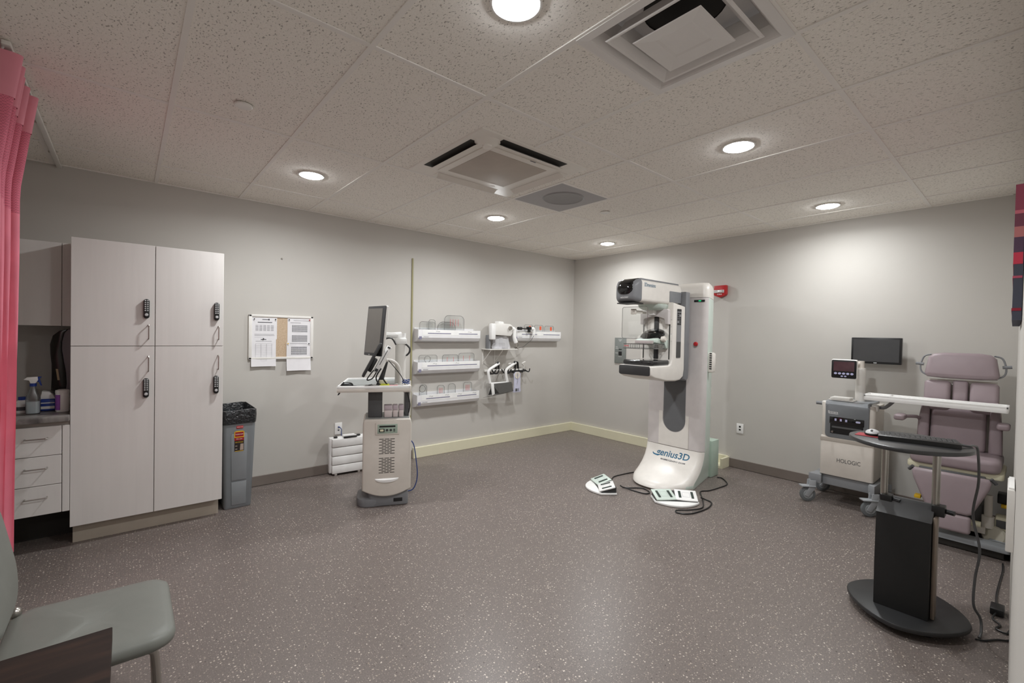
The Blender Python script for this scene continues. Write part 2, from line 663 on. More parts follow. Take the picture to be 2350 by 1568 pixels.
# ------------------------------------------------------------------ ceiling fixtures
LIGHTS = [(-4.353, -1.13, 'recessed ceiling light left of the air conditioner, above the pinboard'),
          (-2.52, -1.145, 'recessed ceiling light beside the grey ceiling panel'),
          (-0.68, -1.17, 'recessed ceiling light nearest the room corner', 0.72),
          (-2.518, -3.6, 'recessed ceiling light between square diffuser and right wall, second largest'),
          (-0.66, -3.6, 'recessed ceiling light close to the right wall above the wall monitor', 0.6),
          (-4.365, -3.585, 'recessed ceiling light cut off by the top edge of the photo'),
          (-5.55, -5.85, 'added unseen fill light in the entry behind the viewer', 0.8)]  # last one is added out of view to brighten the near side
M_LENS = mat('lamp_lens', (255, 252, 246), rough=0.4, var=0, emit=(250, 253, 255), estr=95.0)
LW = 15.0


def downlight(x, y, label, power=1.0):
    t = Thing('ceiling_light', label, 'light', (x, y, H), group='recessed ceiling lights')
    m = MB()
    m.lathe([(0.082, -0.001), (0.096, -0.003), (0.097, -0.007), (0.088, -0.009), (0.080, -0.006), (0.080, 0.0)], (x, y, H), n=40)
    t.part('trim_ring', m, M_WHITE)
    m = MB()
    m.lathe([(0.0, -0.020), (0.035, -0.0192), (0.06, -0.0168), (0.075, -0.013), (0.081, -0.008), (0.082, -0.004)], (x, y, H), n=40)
    t.part('lens', m, M_LENS)
    ld = bpy.data.lights.new('lamp', 'AREA')
    ld.shape = 'DISK'
    ld.size = 0.15
    ld.energy = LW * power
    ld.spread = math.radians(166)
    ld.color = (0.965, 0.99, 1.0)
    lo = bpy.data.objects.new('lamp', ld)
    COL.objects.link(lo)
    lo.parent = t.o
    lo.location = (0, 0, -0.024)
    return t


for a in LIGHTS:
    downlight(*a)

# square supply diffuser
cx, cy = (DX0 + DX1) / 2, (DY0 + DY1) / 2
t = Thing('ceiling_diffuser', 'white square air diffuser with nested frames and black round duct', 'vent', (cx, cy, H))
M_DIFF = mat('diffuser_white', (224, 220, 217), rough=0.35, var=0.01)


def sqring(m, s0, z0, s1, z1):
    A = [(cx + a * s0, cy + b * s0, z0) for a, b in ((1, 1), (-1, 1), (-1, -1), (1, -1))]
    B = [(cx + a * s1, cy + b * s1, z1) for a, b in ((1, 1), (-1, 1), (-1, -1), (1, -1))]
    for k in range(4):
        k2 = (k + 1) % 4
        m.quad(A[k], A[k2], B[k2], B[k])


def frame_ring(m, steps):
    for (s0, z0), (s1, z1) in zip(steps, steps[1:]):
        sqring(m, s0, z0, s1, z1)


m = MB()
frame_ring(m, [(0.305, H + 0.002), (0.305, H - 0.008), (0.268, H - 0.010), (0.262, H - 0.004), (0.235, H + 0.035), (0.215, H + 0.09)])
t.part('outer_frame', m, M_DIFF, smooth=0)
m = MB()
frame_ring(m, [(0.212, H - 0.006), (0.222, H - 0.012), (0.218, H - 0.016), (0.208, H - 0.014), (0.182, H + 0.012), (0.165, H + 0.06)])
frame_ring(m, [(0.222, H - 0.012), (0.212, H - 0.004), (0.186, H + 0.02), (0.165, H + 0.062)])
t.part('middle_frame', m, M_DIFF, smooth=0)
m = MB()
frame_ring(m, [(0.0, H - 0.010), (0.070, H - 0.013), (0.080, H - 0.017), (0.141, H - 0.026), (0.144, H - 0.023), (0.138, H - 0.018), (0.09, H + 0.012)])
t.part('centre_plate', m, M_DIFF, smooth=0)
m = MB()
m.box(cx - 0.3, cx + 0.3, cy - 0.3, cy + 0.3, H + 0.12, H + 0.125)
t.part('plenum_lid', m, M_DIFF, smooth=0)
m = MB()
m.lathe([(0.0, H + 0.30), (0.16, H + 0.30), (0.16, H + 0.115)], (cx, cy, 0), n=32)
m.lathe([(0.0, H + 0.1195), (0.16, H + 0.1195)], (cx, cy, 0), n=32)
t.part('duct_neck', m, M_DARK)

# ceiling cassette air conditioner
HH = H + 0.013
ax0, ax1, ay0, ay1 = -3.865, -2.905, -2.71, -1.785
acx, acy = (ax0 + ax1) / 2, (ay0 + ay1) / 2
t = Thing('ceiling_cassette', 'square white ceiling air conditioner with open louvre slots and grille', 'air conditioner', (acx, acy, H))
M_AC = mat('cassette_white', (226, 220, 212), rough=0.45, var=0.01)
m = MB()
m.box(ax0, ax1, ay0, ay1, HH - 0.022, HH - 0.002, 0.010, 3)
t.part('panel', m, M_AC)
m = MB()
m.box(acx - 0.32, acx + 0.32, acy - 0.305, acy + 0.305, HH - 0.029, HH - 0.020, 0.004)
t.part('grille_frame', m, M_AC)
m = MB()
m.box(acx - 0.262, acx + 0.262, acy - 0.25, acy + 0.25, HH - 0.0315, HH - 0.027, 0.001)
t.part('intake_grille', m, mat('grille_taupe', (180, 169, 158), rough=0.6, var=0.06, scale=5))
m = MB()
pass
L = 0.29
for s, ax in ((-1, 'x'), (1, 'x'), (-1, 'y'), (1, 'y')):
    m = MB()
    f = MB()
    if ax == 'x':
        e = acx + s * 0.405
        m.box(e - 0.038, e + 0.038, acy - L, acy + L, HH - 0.0235, HH - 0.0215)
        q = [(e - s * 0.040, HH - 0.0235), (e - s * 0.036, HH - 0.0235), (e + s * 0.006, HH - 0.050), (e + s * 0.002, HH - 0.052)]
        f.prism(q, 'y', acy - L + 0.012, acy + L - 0.012)
    else:
        e = acy + s * 0.39
        m.box(acx - L, acx + L, e - 0.038, e + 0.038, HH - 0.0235, HH - 0.0215)
        q = [(e - s * 0.040, HH - 0.0235), (e - s * 0.036, HH - 0.0235), (e + s * 0.006, HH - 0.050), (e + s * 0.002, HH - 0.052)]
        f.prism(q, 'x', acx - L + 0.012, acx + L - 0.012)
    sl = t.part('air_slot', m, M_DARK if s < 0 else M_AC, smooth=0)  # open slots are flat strips; dark colour stands in for their inner shade
    t.part('louvre_flap', f, M_AC, parent=sl, smooth=0)
m = MB()
m.lathe([(0.0, -0.058), (0.03, -0.056), (0.034, -0.046), (0.06, -0.034), (0.085, -0.022)], (ax0 + 0.14, ay0 + 0.135, HH))
t.part('sensor_dome', m, M_AC)
m = MB()
m.box(acx + 0.05, acx + 0.10, ay0 + 0.155, ay0 + 0.163, HH - 0.0300, HH - 0.0288)
t.part('name_badge', m, M_INK, smooth=0)

# grey lay-in panel with round dish
t = Thing('ceiling_panel', 'plain grey square ceiling panel with round dish beside the air conditioner', 'panel', (-2.5235, -2.07, H))
m = MB()
m.box(-2.815, -2.232, -2.363, -1.779, H - 0.004, H - 0.001)
t.part('panel_face', m, mat('panel_grey', (166, 163, 164), rough=0.5, var=0.02), smooth=0)
m = MB()
m.lathe([(0.0, -0.006), (0.15, -0.006), (0.165, -0.009), (0.172, -0.012), (0.185, -0.004)], (-2.52, -2.1, H), n=40)
t.part('round_dish', m, mat('dish_grey', (142, 140, 140), rough=0.5, var=0.02))

for x, y, lb in ((-4.971, -2.033, 'white round sprinkler cap on the ceiling left of centre'),
                 (-1.903, -2.082, 'white round sprinkler cap on the ceiling right of the grey panel')):
    m = MB()
    m.lathe([(0, -0.014), (0.04, -0.014), (0.044, -0.011), (0.044, -0.006), (0.03, -0.006), (0.03, 0.0)], (x, y, H))
    single('sprinkler_cap', m, M_WHITE, lb, 'sprinkler', (x, y, H - 0.007))

# ------------------------------------------------------------------ left wall: cabinets
CY = -0.60
t = Thing('storage_cabinet', 'tall white storage cabinet with four doors and black keypad locks', 'cabinet', (-5.30, -0.30, 0))
m = MB()
m.box(-5.735, -4.86, -0.578, -0.001, 0.137, 2.112)
t.part('carcass', m, M_LAMIN, smooth=0)
m = MB()
m.box(-5.725, -4.87, -0.525, -0.01, 0.001, 0.139)
t.part('plinth', m, M_PLINTH, smooth=0)
for x0, x1, z0, z1, up in ((-5.735, -5.289, 1.376, 2.115, 1), (-5.285, -4.856, 1.376, 2.115, 1),
                           (-5.735, -5.289, 0.137, 1.372, 0), (-5.285, -4.856, 0.137, 1.372, 0)):
    m = MB()
    m.box(x0, x1, -0.600, -0.579, z0, z1, 0.0015, 1)
    d = t.part('door', m, M_LAM)
    hx = x1 - 0.035
    ha, hb = (1.427, 1.53) if up else (1.19, 1.30)
    m = MB()
    m.tube([(hx, -0.600, ha), (hx, -0.628, ha), (hx, -0.632, ha + 0.006), (hx, -0.632, hb - 0.006), (hx, -0.628, hb), (hx, -0.600, hb)], 0.004, 8, 1)
    t.part('handle', m, M_CHROME, parent=d)
    lz = 1.578 if up else 0.997
    lx = x1 - 0.048
    m = MB()
    m.prism([(lx + u, lz + 0.07 + v) for u, v in rrect(-0.0175, 0.0175, -0.071, 0.071, 0.017)], 'y', -0.624, -0.600, 0.004)
    k = t.part('keypad_lock', m, M_BLACK, parent=d)
    m = MB()
    for r in range(6):
        for c in (-0.007, 0.007):
            m.box(lx + c - 0.0045, lx + c + 0.0045, -0.6265, -0.624, lz + 0.057 + 0.0145 * r - 0.004, lz + 0.057 + 0.0145 * r + 0.004, 0.001, 1)
    m.lathe([(0, 0.008), (0.009, 0.007), (0.011, 0.0)], (lx, -0.624, lz + 0.026), (0, -1, 0), 16)
    t.part('keypad_keys', m, M_KEY, parent=d)

t = Thing('base_cabinet', 'cream base cabinet with three drawers left of the tall cabinet', 'cabinet', (-6.1, -0.3, 0))
m = MB()
m.box(-6.45, -5.737, -0.578, -0.001, 0.252, 0.868)
t.part('carcass', m, M_LAMIN, smooth=0)
m = MB()
m.box(-6.45, -5.737, -0.30, -0.01, 0.001, 0.252)
t.part('plinth', m, M_DARK, smooth=0)  # near-black colour stands in for the shade in the toe recess
m = MB()
m.box(-5.772, -5.737, -0.600, -0.579, 0.254, 0.84, 0.001, 1)
t.part('filler_strip', m, M_LAM)
for z0, z1 in ((0.254, 0.447), (0.451, 0.643), (0.647, 0.84)):
    m = MB()
    m.box(-6.40, -5.776, -0.600, -0.579, z0, z1, 0.0015, 1)
    d = t.part('drawer', m, M_LAM)
    hz = z1 - 0.075
    m = MB()
    m.tube([(-5.945, -0.600, hz), (-5.945, -0.628, hz), (-5.94, -0.632, hz), (-5.848, -0.632, hz), (-5.842, -0.628, hz), (-5.842, -0.600, hz)], 0.004, 8, 1)
    t.part('handle', m, M_CHROME, parent=d)
m = MB()
m.box(-6.45, -5.737, -0.635, -0.001, 0.869, 0.91, 0.004)
single('worktop', m, M_STONE, 'grey veined worktop on the drawer cabinet behind the curtain', 'worktop', (-6.1, -0.32, 0.869))
t = Thing('wall_cabinet', 'cream wall cabinet above the veined worktop', 'cabinet', (-6.1, -0.16, 1.51))
m = MB()
m.box(-6.45, -5.737, -0.315, -0.001, 1.51, 2.10)
t.part('carcass', m, M_LAMIN, smooth=0)
m = MB()
m.box(-6.40, -5.80, -0.335, -0.316, 1.51, 2.10, 0.0015, 1)
t.part('door', m, M_LAM)
m = MB()
m.box(-5.797, -5.737, -0.335, -0.316, 1.51, 2.10, 0.001, 1)
t.part('filler_strip', m, M_LAM)

# paper towel dispenser on the side of the tall cabinet
t = Thing('towel_dispenser', 'black and grey paper towel dispenser under the wall cabinet', 'dispenser', (-5.80, -0.2, 1.02))
body = [(-5.738, 1.49), (-5.765, 1.487), (-5.785, 1.46), (-5.796, 1.40), (-5.797, 1.34), (-5.787, 1.26), (-5.776, 1.18), (-5.772, 1.10), (-5.778, 1.03), (-5.782, 1.015), (-5.738, 1.015)]
m = MB()
m.prism(body, 'y', -0.35, -0.06, 0.006)
t.part('body', m, mat('dispenser_grey', (112, 106, 110), rough=0.4))
cov = [(-5.764, 1.489), (-5.81, 1.475), (-5.842, 1.44), (-5.856, 1.38), (-5.854, 1.31), (-5.848, 1.24), (-5.847, 1.15), (-5.85, 1.055), (-5.80, 1.022), (-5.783, 1.013),
       (-5.776, 1.05), (-5.772, 1.10), (-5.776, 1.18), (-5.787, 1.26), (-5.797, 1.34), (-5.796, 1.40), (-5.785, 1.46)]
m = MB()
m.prism(cov, 'y', -0.352, -0.058, 0.004)
t.part('front_cover', m, mat('smoke_black', (34, 33, 30), rough=0.2))
m = MB()
m.prism([(-5.826, 1.205), (-5.815, 1.205), (-5.806, 1.125), (-5.817, 1.125)], 'y', -0.3535, -0.352)
t.part('sticker', m, mat('tan_sticker', (176, 158, 124), rough=0.6))

# spray bottle and supplies on the worktop
bx, by = -5.925, -0.45
t = Thing('spray_bottle', 'translucent spray bottle with white head and blue trigger on worktop', 'bottle', (bx, by, 0.91))
m = MB()
m.loft([[(bx + u, by + v, z) for u, v in rrect(-w, w, -d, d, d * 0.9)] for w, d, z in
        ((0.032, 0.024, 0.911), (0.036, 0.027, 0.916), (0.036, 0.027, 1.01), (0.034, 0.026, 1.03), (0.022, 0.02, 1.06), (0.015, 0.0145, 1.085), (0.014, 0.0135, 1.10))])
t.part('bottle_body', m, clear_mat('bottle_haze', (232, 236, 238), 0.12, 0.3))
m = MB()
m.loft([[(bx + u, by + v, z) for u, v in rrect(-w, w, -d, d, d * 0.9)] for w, d, z in ((0.029, 0.021, 0.914), (0.033, 0.024, 0.918), (0.033, 0.024, 0.995))])
t.part('liquid', m, mat('pale_liquid', (214, 220, 222), rough=0.2))
m = MB()
m.cyl((bx, by, 1.098), (bx, by, 1.118), 0.017, n=24)
t.part('collar', m, M_BLUE)
m = MB()
m.prism([(bx - 0.045, 1.145), (bx - 0.028, 1.16), (bx + 0.022, 1.162), (bx + 0.024, 1.14), (bx + 0.012, 1.118), (bx - 0.012, 1.118), (bx - 0.018, 1.138)], 'y', by - 0.012, by + 0.012, 0.003)
t.part('spray_head', m, M_WHITE2)
m = MB()
m.prism([(bx + 0.022, 1.162), (bx + 0.04, 1.163), (bx + 0.038, 1.155), (bx + 0.031, 1.15), (bx + 0.034, 1.135), (bx + 0.042, 1.102), (bx + 0.036, 1.10), (bx + 0.026, 1.126), (bx + 0.016, 1.13), (bx + 0.022, 1.145)], 'y', by - 0.007, by + 0.007, 0.002)
t.part('trigger', m, M_BLUE)
# blue wipe pack
t = Thing('wipes_pack', 'blue and white pack of wipes behind the spray bottle', 'wipes', (-5.862, -0.3, 0.91))
m = MB()
m.box(-5.905, -5.822, -0.36, -0.22, 0.911, 0.995, 0.012, 3)
t.part('pack', m, M_BLUE)
m = MB()
m.box(-5.900, -5.83, -0.3612, -0.359, 0.926, 0.945, 0.001, 1)
m.box(-5.900, -5.83, -0.3612, -0.359, 0.965, 0.972, 0.0005, 1)
t.part('printed_band', m, M_WHITE)
m = MB()
m.prism([(-5.905, 0.993), (-5.825, 0.993), (-5.84, 1.03), (-5.86, 1.046), (-5.895, 1.05)], 'y', -0.35, -0.24, 0.01)
t.part('protruding_wipe', m, M_WHITE2)
t = Thing('wipes_canister', 'white canister with purple label on the worktop', 'canister', (-5.79, -0.42, 0.91))
m = MB()
m.lathe([(0, 0.001), (0.034, 0.001), (0.036, 0.006), (0.036, 0.13), (0.033, 0.135)], (-5.786, -0.42, 0.91))
t.part('canister_body', m, M_WHITE2)
m = MB()
m.loft([[(-5.786 + 0.0366 * math.cos(a), -0.42 + 0.0366 * math.sin(a), z) for a in [math.radians(160 + 8 * k) for k in range(13)]] for z in (0.925, 1.03)], caps=False, closed=False)
t.part('label', m, mat('purple_label', (150, 84, 176), rough=0.5, var=0.12, scale=90))
m = MB()
m.lathe([(0.037, 0.132), (0.037, 0.15), (0.02, 0.156), (0, 0.156)], (-5.786, -0.42, 0.91))
t.part('lid', m, M_WHITE2)
t = Thing('soap_bottle', 'white bottle with blue cap half hidden by the curtain', 'bottle', (-5.975, -0.36, 0.91))
m = MB()
m.lathe([(0, 0.001), (0.035, 0.001), (0.036, 0.01), (0.036, 0.075), (0.02, 0.09)], (-5.985, -0.36, 0.91))
t.part('bottle_body', m, M_WHITE2)
m = MB()
m.cyl((-5.985, -0.36, 0.998), (-5.985, -0.36, 1.02), 0.021)
t.part('cap', m, M_BLUE)
m = MB()
m.lathe([(0.0364, 0.02), (0.0364, 0.045)], (-5.985, -0.36, 0.91))
t.part('label', m, M_INK)

# ------------------------------------------------------------------ waste bin
t = Thing('waste_bin', 'slim grey waste bin with black liner beside the tall cabinet', 'bin', (-4.71, -0.28, 0))


def binloop(x0, x1, y0, y1, z, r=0.03):
    return [(u, v, z) for u, v in rrect(x0, x1, y0, y1, r)]


m = MB()
m.loft([binloop(-4.822, -4.628, -0.49, -0.05, 0.002, 0.02), binloop(-4.826, -4.624, -0.495, -0.045, 0.02, 0.025), binloop(-4.838, -4.598, -0.50, -0.03, 0.72, 0.03)])
t.part('bin_body', m, M_BIN)
m = MB()
m.prism([(-4.775, 0.24), (-4.665, 0.24), (-4.660, 0.62), (-4.668, 0.632), (-4.772, 0.632), (-4.780, 0.62)], 'y', -0.5035, -0.49, 0.003)
m.prism([(-4.772, 0.03), (-4.668, 0.03), (-4.664, 0.225), (-4.775, 0.225)], 'y', -0.5015, -0.485, 0.003)
t.part('front_panel', m, mat('bin_grey_light', (134, 138, 141), rough=0.5))
m = MB()
rim = []
random.seed(3)
ph = [random.uniform(0, 6.28) for _ in range(6)]


def wob(a, s):
    return s * (math.sin(5 * a + ph[0]) + 0.7 * math.sin(11 * a + ph[1]) + 0.5 * math.sin(19 * a + ph[2]))


base = rrect(-4.842, -4.592, -0.512, -0.022, 0.035, 10)
cxb, cyb = -4.717, -0.27


def ring(off, z, sz, so):
    out = []
    for u, v in base:
        a = math.atan2(v - cyb, u - cxb)
        L_ = math.hypot(u - cxb, v - cyb)
        k = (L_ + off + wob(a * 1.7, so)) / L_
        out.append((cxb + (u - cxb) * k, cyb + (v - cyb) * k, z + wob(a, sz)))
    return out


m.loft([ring(-0.002, 0.715, 0.004, 0.002), ring(0.004, 0.735, 0.004, 0.004), ring(0.008, 0.79, 0.005, 0.004), ring(0.004, 0.826, 0.006, 0.003), ring(-0.012, 0.832, 0.006, 0.003),
        ring(-0.022, 0.80, 0.004, 0.004), ring(-0.028, 0.70, 0.004, 0.006), ring(-0.04, 0.55, 0.002, 0.006)], caps=False)
t.part('liner', m, M_LINER, smooth=60)
m = MB()
m.box(-4.742, -4.692, -0.5025, -0.499, 0.675, 0.697, 0.002)
b = t.part('brand_badge', m, M_RED)
t.text('badge_lettering', 'Rubbermaid', (-4.717, -0.5030, 0.687), XB, YB, 0.042, 0.007, M_WHITE2, b)
m = MB()
m.prism([(-4.756, 0.485), (-4.686, 0.487), (-4.686, 0.648), (-4.70, 0.654), (-4.742, 0.654), (-4.756, 0.648)], 'y', -0.5048, -0.503)
s = t.part('product_sticker', m, mat('sticker_black', (38, 30, 28), rough=0.4), smooth=0)
m = MB()
m.prism([(-4.757, 0.60), (-4.685, 0.60), (-4.685, 0.649), (-4.70, 0.655), (-4.742, 0.655), (-4.757, 0.649)], 'y', -0.5052, -0.5046)
m.box(-4.752, -4.690, -0.5052, -0.5046, 0.483, 0.487)
t.part('sticker_border', m, M_YEL, parent=s, smooth=0)
m = MB()
m.box(-4.752, -4.690, -0.5056, -0.5050, 0.607, 0.646)
m.box(-4.756, -4.686, -0.5054, -0.5046, 0.574, 0.599)
t.part('sticker_red_field', m, mat('sticker_red', (150, 24, 28), rough=0.4), parent=s, smooth=0)
t.text('sticker_lettering', 'Rubbermaid', (-4.721, -0.5060, 0.628), XB, YB, 0.054, 0.010, M_WHITE2, s)
t.text('sticker_lettering', 'Slim Jim', (-4.721, -0.5058, 0.587), XB, YB, 0.044, 0.011, M_WHITE, s)
t.text('sticker_lettering', 'EVEN STRONGER!', (-4.721, -0.5052, 0.560), XB, YB, 0.058, 0.010, M_YEL, s)
m = MB()
m.prism([(-4.716, 0.492), (-4.69, 0.492), (-4.69, 0.545), (-4.712, 0.545)], 'y', -0.5054, -0.5046)
for k in range(2):
    m.box(-4.75, -4.735, -0.5054, -0.5046, 0.50 + 0.026 * k, 0.506 + 0.026 * k)
t.part('sticker_picture', m, mat('sticker_tan', (168, 150, 138), rough=0.5), parent=s, smooth=0)

# ------------------------------------------------------------------ pinboard and notices
t = Thing('pinboard', 'white framed pinboard with tan cork on the left wall', 'board', (-4.285, -0.01, 1.44))
m = MB()
m.box(-4.555, -4.01, -0.012, -0.002, 1.24, 1.64)
t.part('cork_panel', m, M_CORK, smooth=0)
m = MB()
for a in ((-4.575, -3.99, 1.632, 1.656), (-4.575, -3.99, 1.224, 1.248), (-4.575, -4.545, 1.224, 1.656), (-4.02, -3.99, 1.224, 1.656)):
    m.box(a[0], a[1], -0.022, -0.001, a[2], a[3], 0.006)
t.part('frame', m, M_WHITE)


def notice(name, x0, x1, z0, z1, y, label, curl, draw):
    m = MB()
    n = 10
    rows = []
    for i in range(n + 1):
        z = z0 + (z1 - z0) * i / n
        c = curl * max(0, 1 - i / n * 1.6) ** 2
        rows.append([(x0 + (x1 - x0) * j / 6, y - c * (0.5 + abs(j - 3) / 6), z) for j in range(7)])
    m.loft(rows, caps=False, closed=False)
    g = MB()
    g.bm.from_mesh(bpy.data.meshes.new('e'))
    rows2 = [[(px, py + 0.0006, pz) for px, py, pz in r] for r in rows]
    t = Thing('notice', label, 'paper', ((x0 + x1) / 2, y, z0))
    p = t.part('sheet', m, M_PAPER)
    for nm, mm, items in draw:
        m2 = MB()
        for (u0, u1, v0, v1) in items:
            X0, X1 = x0 + (x1 - x0) * u0, x0 + (x1 - x0) * u1
            Z0, Z1 = z1 - (z1 - z0) * v1, z1 - (z1 - z0) * v0
            m2.box(X0, X1, y - 0.0012 - (curl * 0.2 if v1 > 0.7 else 0), y - 0.0004, Z0, Z1)
        t.part(nm, m2, mm, smooth=0)
    return t


def table(u0, u1, v0, v1, rows, cols):
    it = []
    for r in range(rows):
        for c in range(cols):
            w = (u1 - u0) / cols
            h = (v1 - v0) / rows
            it.append((u0 + w * c + w * 0.12, u0 + w * (c + 1) - w * 0.12, v0 + h * r + h * 0.2, v0 + h * (r + 1) - h * 0.25))
    return it


def gridlines(u0, u1, v0, v1, rows, cols, e=0.004):
    it = [(u0, u1, v0 + (v1 - v0) * r / rows, v0 + (v1 - v0) * r / rows + e) for r in range(rows + 1)]
    it += [(u0 + (u1 - u0) * c / cols, u0 + (u1 - u0) * c / cols + e * 1.3, v0, v1) for c in range(cols + 1)]
    return it


notice('n', -4.545, -4.33, 1.42, 1.628, -0.0145, 'upper left printed notice on the pinboard', 0.0,
       [('heading', M_INK, [(0.22, 0.80, 0.20, 0.235), (0.40, 0.66, 0.07, 0.1), (0.64, 0.70, 0.05, 0.12)]),
        ('printed_lines', M_LINK, table(0.12, 0.88, 0.34, 0.62, 7, 5) + [(0.1, 0.88, 0.76, 0.78), (0.1, 0.9, 0.81, 0.83), (0.1, 0.46, 0.9, 0.93)])])
notice('n', -4.552, -4.338, 1.158, 1.438, -0.0175, 'lower left notice with empty table hanging below the pinboard', 0.012,
       [('heading', M_INK, [(0.38, 0.60, 0.06, 0.085)]),
        ('printed_table', M_LINK, [(0.18, 0.82, 0.125, 0.14)] + gridlines(0.17, 0.83, 0.22, 0.93, 12, 3))])
notice('n', -4.235, -4.012, 1.385, 1.630, -0.0145, 'upper right notice with two dense tables on the pinboard', 0.0,
       [('heading', M_LINK, [(0.25, 0.92, 0.07, 0.09), (0.12, 0.55, 0.165, 0.19)]),
        ('printed_table', M_INK, table(0.18, 0.84, 0.27, 0.56, 9, 11) + table(0.18, 0.84, 0.68, 0.96, 9, 11))])
notice('n', -4.242, -4.015, 1.108, 1.388, -0.0175, 'lower right notice with one dense table and curled bottom edge', 0.018,
       [('heading', M_LINK, [(0.12, 0.84, 0.02, 0.04)]),
        ('printed_table', M_INK, table(0.18, 0.84, 0.14, 0.44, 9, 11))])
for x, z, y, c, lb in ((-4.528, 1.613, -0.0155, 'dark', 'grey push pin at the top left of the upper left notice'),
                       (-4.345, 1.614, -0.0155, 'dark', 'grey push pin at the top right of the upper left notice'),
                       (-4.45, 1.425, -0.0185, 'dark', 'black push pin in the middle of the lower left notice'),
                       (-4.222, 1.616, -0.0155, 'dark', 'black push pin at the top left of the upper right notice'),
                       (-4.03, 1.617, -0.0155, 'red', 'red push pin at the top right of the upper right notice'),
                       (-4.232, 1.378, -0.0185, 'yellow', 'yellow push pin at the left of the lower right notice'),
                       (-4.035, 1.378, -0.0185, 'dark', 'black push pin at the right of the lower right notice')):
    m = MB()
    m.lathe([(0.0025, 0), (0.0025, 0.004), (0.0055, 0.006), (0.0055, 0.013), (0, 0.014)], (x, y, z), (0, -1, 0), 12)
    single('push_pin', m, {'dark': M_BLACK, 'red': M_RED, 'yellow': M_YEL}[c], lb, 'pin', (x, y, z), group='push pins on the pinboard')

# outlets
t = Thing('wall_outlet', 'white network outlet on the left wall above the white case', 'outlet', (-3.715, -0.003, 0.467))
m = MB()
m.box(-3.755, -3.678, -0.008, -0.001, 0.404, 0.53, 0.003)
t.part('cover_plate', m, M_WHITE2)
m = MB()
m.box(-3.724, -3.708, -0.0095, -0.007, 0.475, 0.49)
m.box(-3.724, -3.708, -0.0095, -0.007, 0.442, 0.457)
t.part('jacks', m, M_INK, smooth=0)
m = MB()
m.tube([(-3.716, -0.008, 0.483), (-3.712, -0.035, 0.483), (-3.695, -0.035, 0.46), (-3.688, -0.018, 0.42), (-3.684, -0.010, 0.30), (-3.684, -0.010, 0.2)], 0.004)
m.box(-3.723, -3.709, -0.028, -0.009, 0.477, 0.489, 0.002)
single('network_cable', m, M_LBLUE, 'blue network cable plugged into the left wall outlet', 'cable', (-3.7, -0.03, 0.2))
t = Thing('wall_outlet', 'white outlet with two dark jacks on the right wall', 'outlet', (-0.003, -2.626, 0.47))
m = MB()
m.box(-0.008, -0.001, -2.664, -2.587, 0.413, 0.527, 0.003)
t.part('cover_plate', m, M_WHITE2)
m = MB()
m.box(-0.0095, -0.007, -2.636, -2.616, 0.482, 0.502)
m.box(-0.0095, -0.007, -2.636, -2.616, 0.448, 0.466)
t.part('jacks', m, M_BLACK, smooth=0)

# white equipment case on the floor
t = Thing('equipment_case', 'white ribbed plastic case with black latches leaning by the wall', 'case', (-3.645, -0.08, 0))
R = Matrix.Translation((-3.645, -0.092, 0)) @ Matrix.Rotation(-0.06, 4, 'Z')


def cb(x0, x1, y0, y1, z0, z1, b=0.006):
    return dict(x0=x0, x1=x1, y0=y0, y1=y1, z0=z0, z1=z1, bev=b, M=R)


m = MB()
m.box(**cb(-0.19, 0.19, -0.005, 0.055, 0.018, 0.392, 0.012))
t.part('rear_shell', m, M_WHITE2)
for k in range(4):
    m = MB()
    m.box(**cb(-0.172, 0.185, -0.055, 0.0, 0.022 + 0.092 * k, 0.108 + 0.092 * k, 0.008))
    t.part('front_rib', m, M_WHITE2)
m = MB()
m.box(**cb(-0.06, 0.08, -0.06, -0.035, 0.388, 0.402, 0.005))
t.part('handle', m, M_BLACK)
m = MB()
m.box(**cb(-0.055, 0.07, -0.02, 0.03, 0.392, 0.412, 0.006))
t.part('handle_grip', m, M_WHITE2)
for x in (-0.13, 0.11):
    m = MB()
    m.box(**cb(x - 0.017, x + 0.017, -0.02, 0.015, 0.39, 0.403, 0.003))
    t.part('latch', m, M_BLACK)
    m = MB()
    m.box(**cb(x - 0.012, x + 0.012, -0.04, 0.03, 0.0, 0.02, 0.003))
    t.part('foot', m, M_WHITE)
# ------------------------------------------------------------------ acquisition workstation (local frame: x right along its front, y away)
WL, WR = (-3.725, -1.215, 0.0), math.radians(-24.0)
t = Thing('acquisition_workstation', 'beige rolling workstation with vented front, tray and tall tilted monitor', 'workstation', WL, WR, local=True)
m = MB()
m.prism(rrect(-0.15, 0.185, -0.0, 0.36, 0.03), 'z', 0.004, 0.12, 0.006)
t.part('base', m, M_GREY)
m = MB()
m.box(0.06, 0.135, -0.003, 0.02, 0.035, 0.066, 0.002)
t.part('base_socket', m, M_BLACK)
m = MB()
m.loft([[(u, v, z) for u, v in rrect(x0, x1, y0, y1, r)] for x0, x1, y0, y1, r, z in
        ((-0.245, -0.02, 0.0, 0.33, 0.09, 0.004), (-0.25, -0.02, -0.005, 0.33, 0.09, 0.05), (-0.245, -0.02, 0.0, 0.32, 0.085, 0.068), (-0.225, -0.02, 0.015, 0.30, 0.08, 0.075),
         (-0.19, -0.02, 0.10, 0.29, 0.07, 0.085))])
m.loft([[(u, v, z) for u, v in rrect(-0.21, -0.03, y0, 0.30, 0.06)] for y0, z in ((0.05, 0.07), (0.12, 0.12), (0.16, 0.13))])
t.part('foot_fender', m, M_GREY)
# body shell with a bowed lower edge
n = 14
front = []
for zt in range(2):
    pass
m = MB()
loops = []
W2 = 0.2025


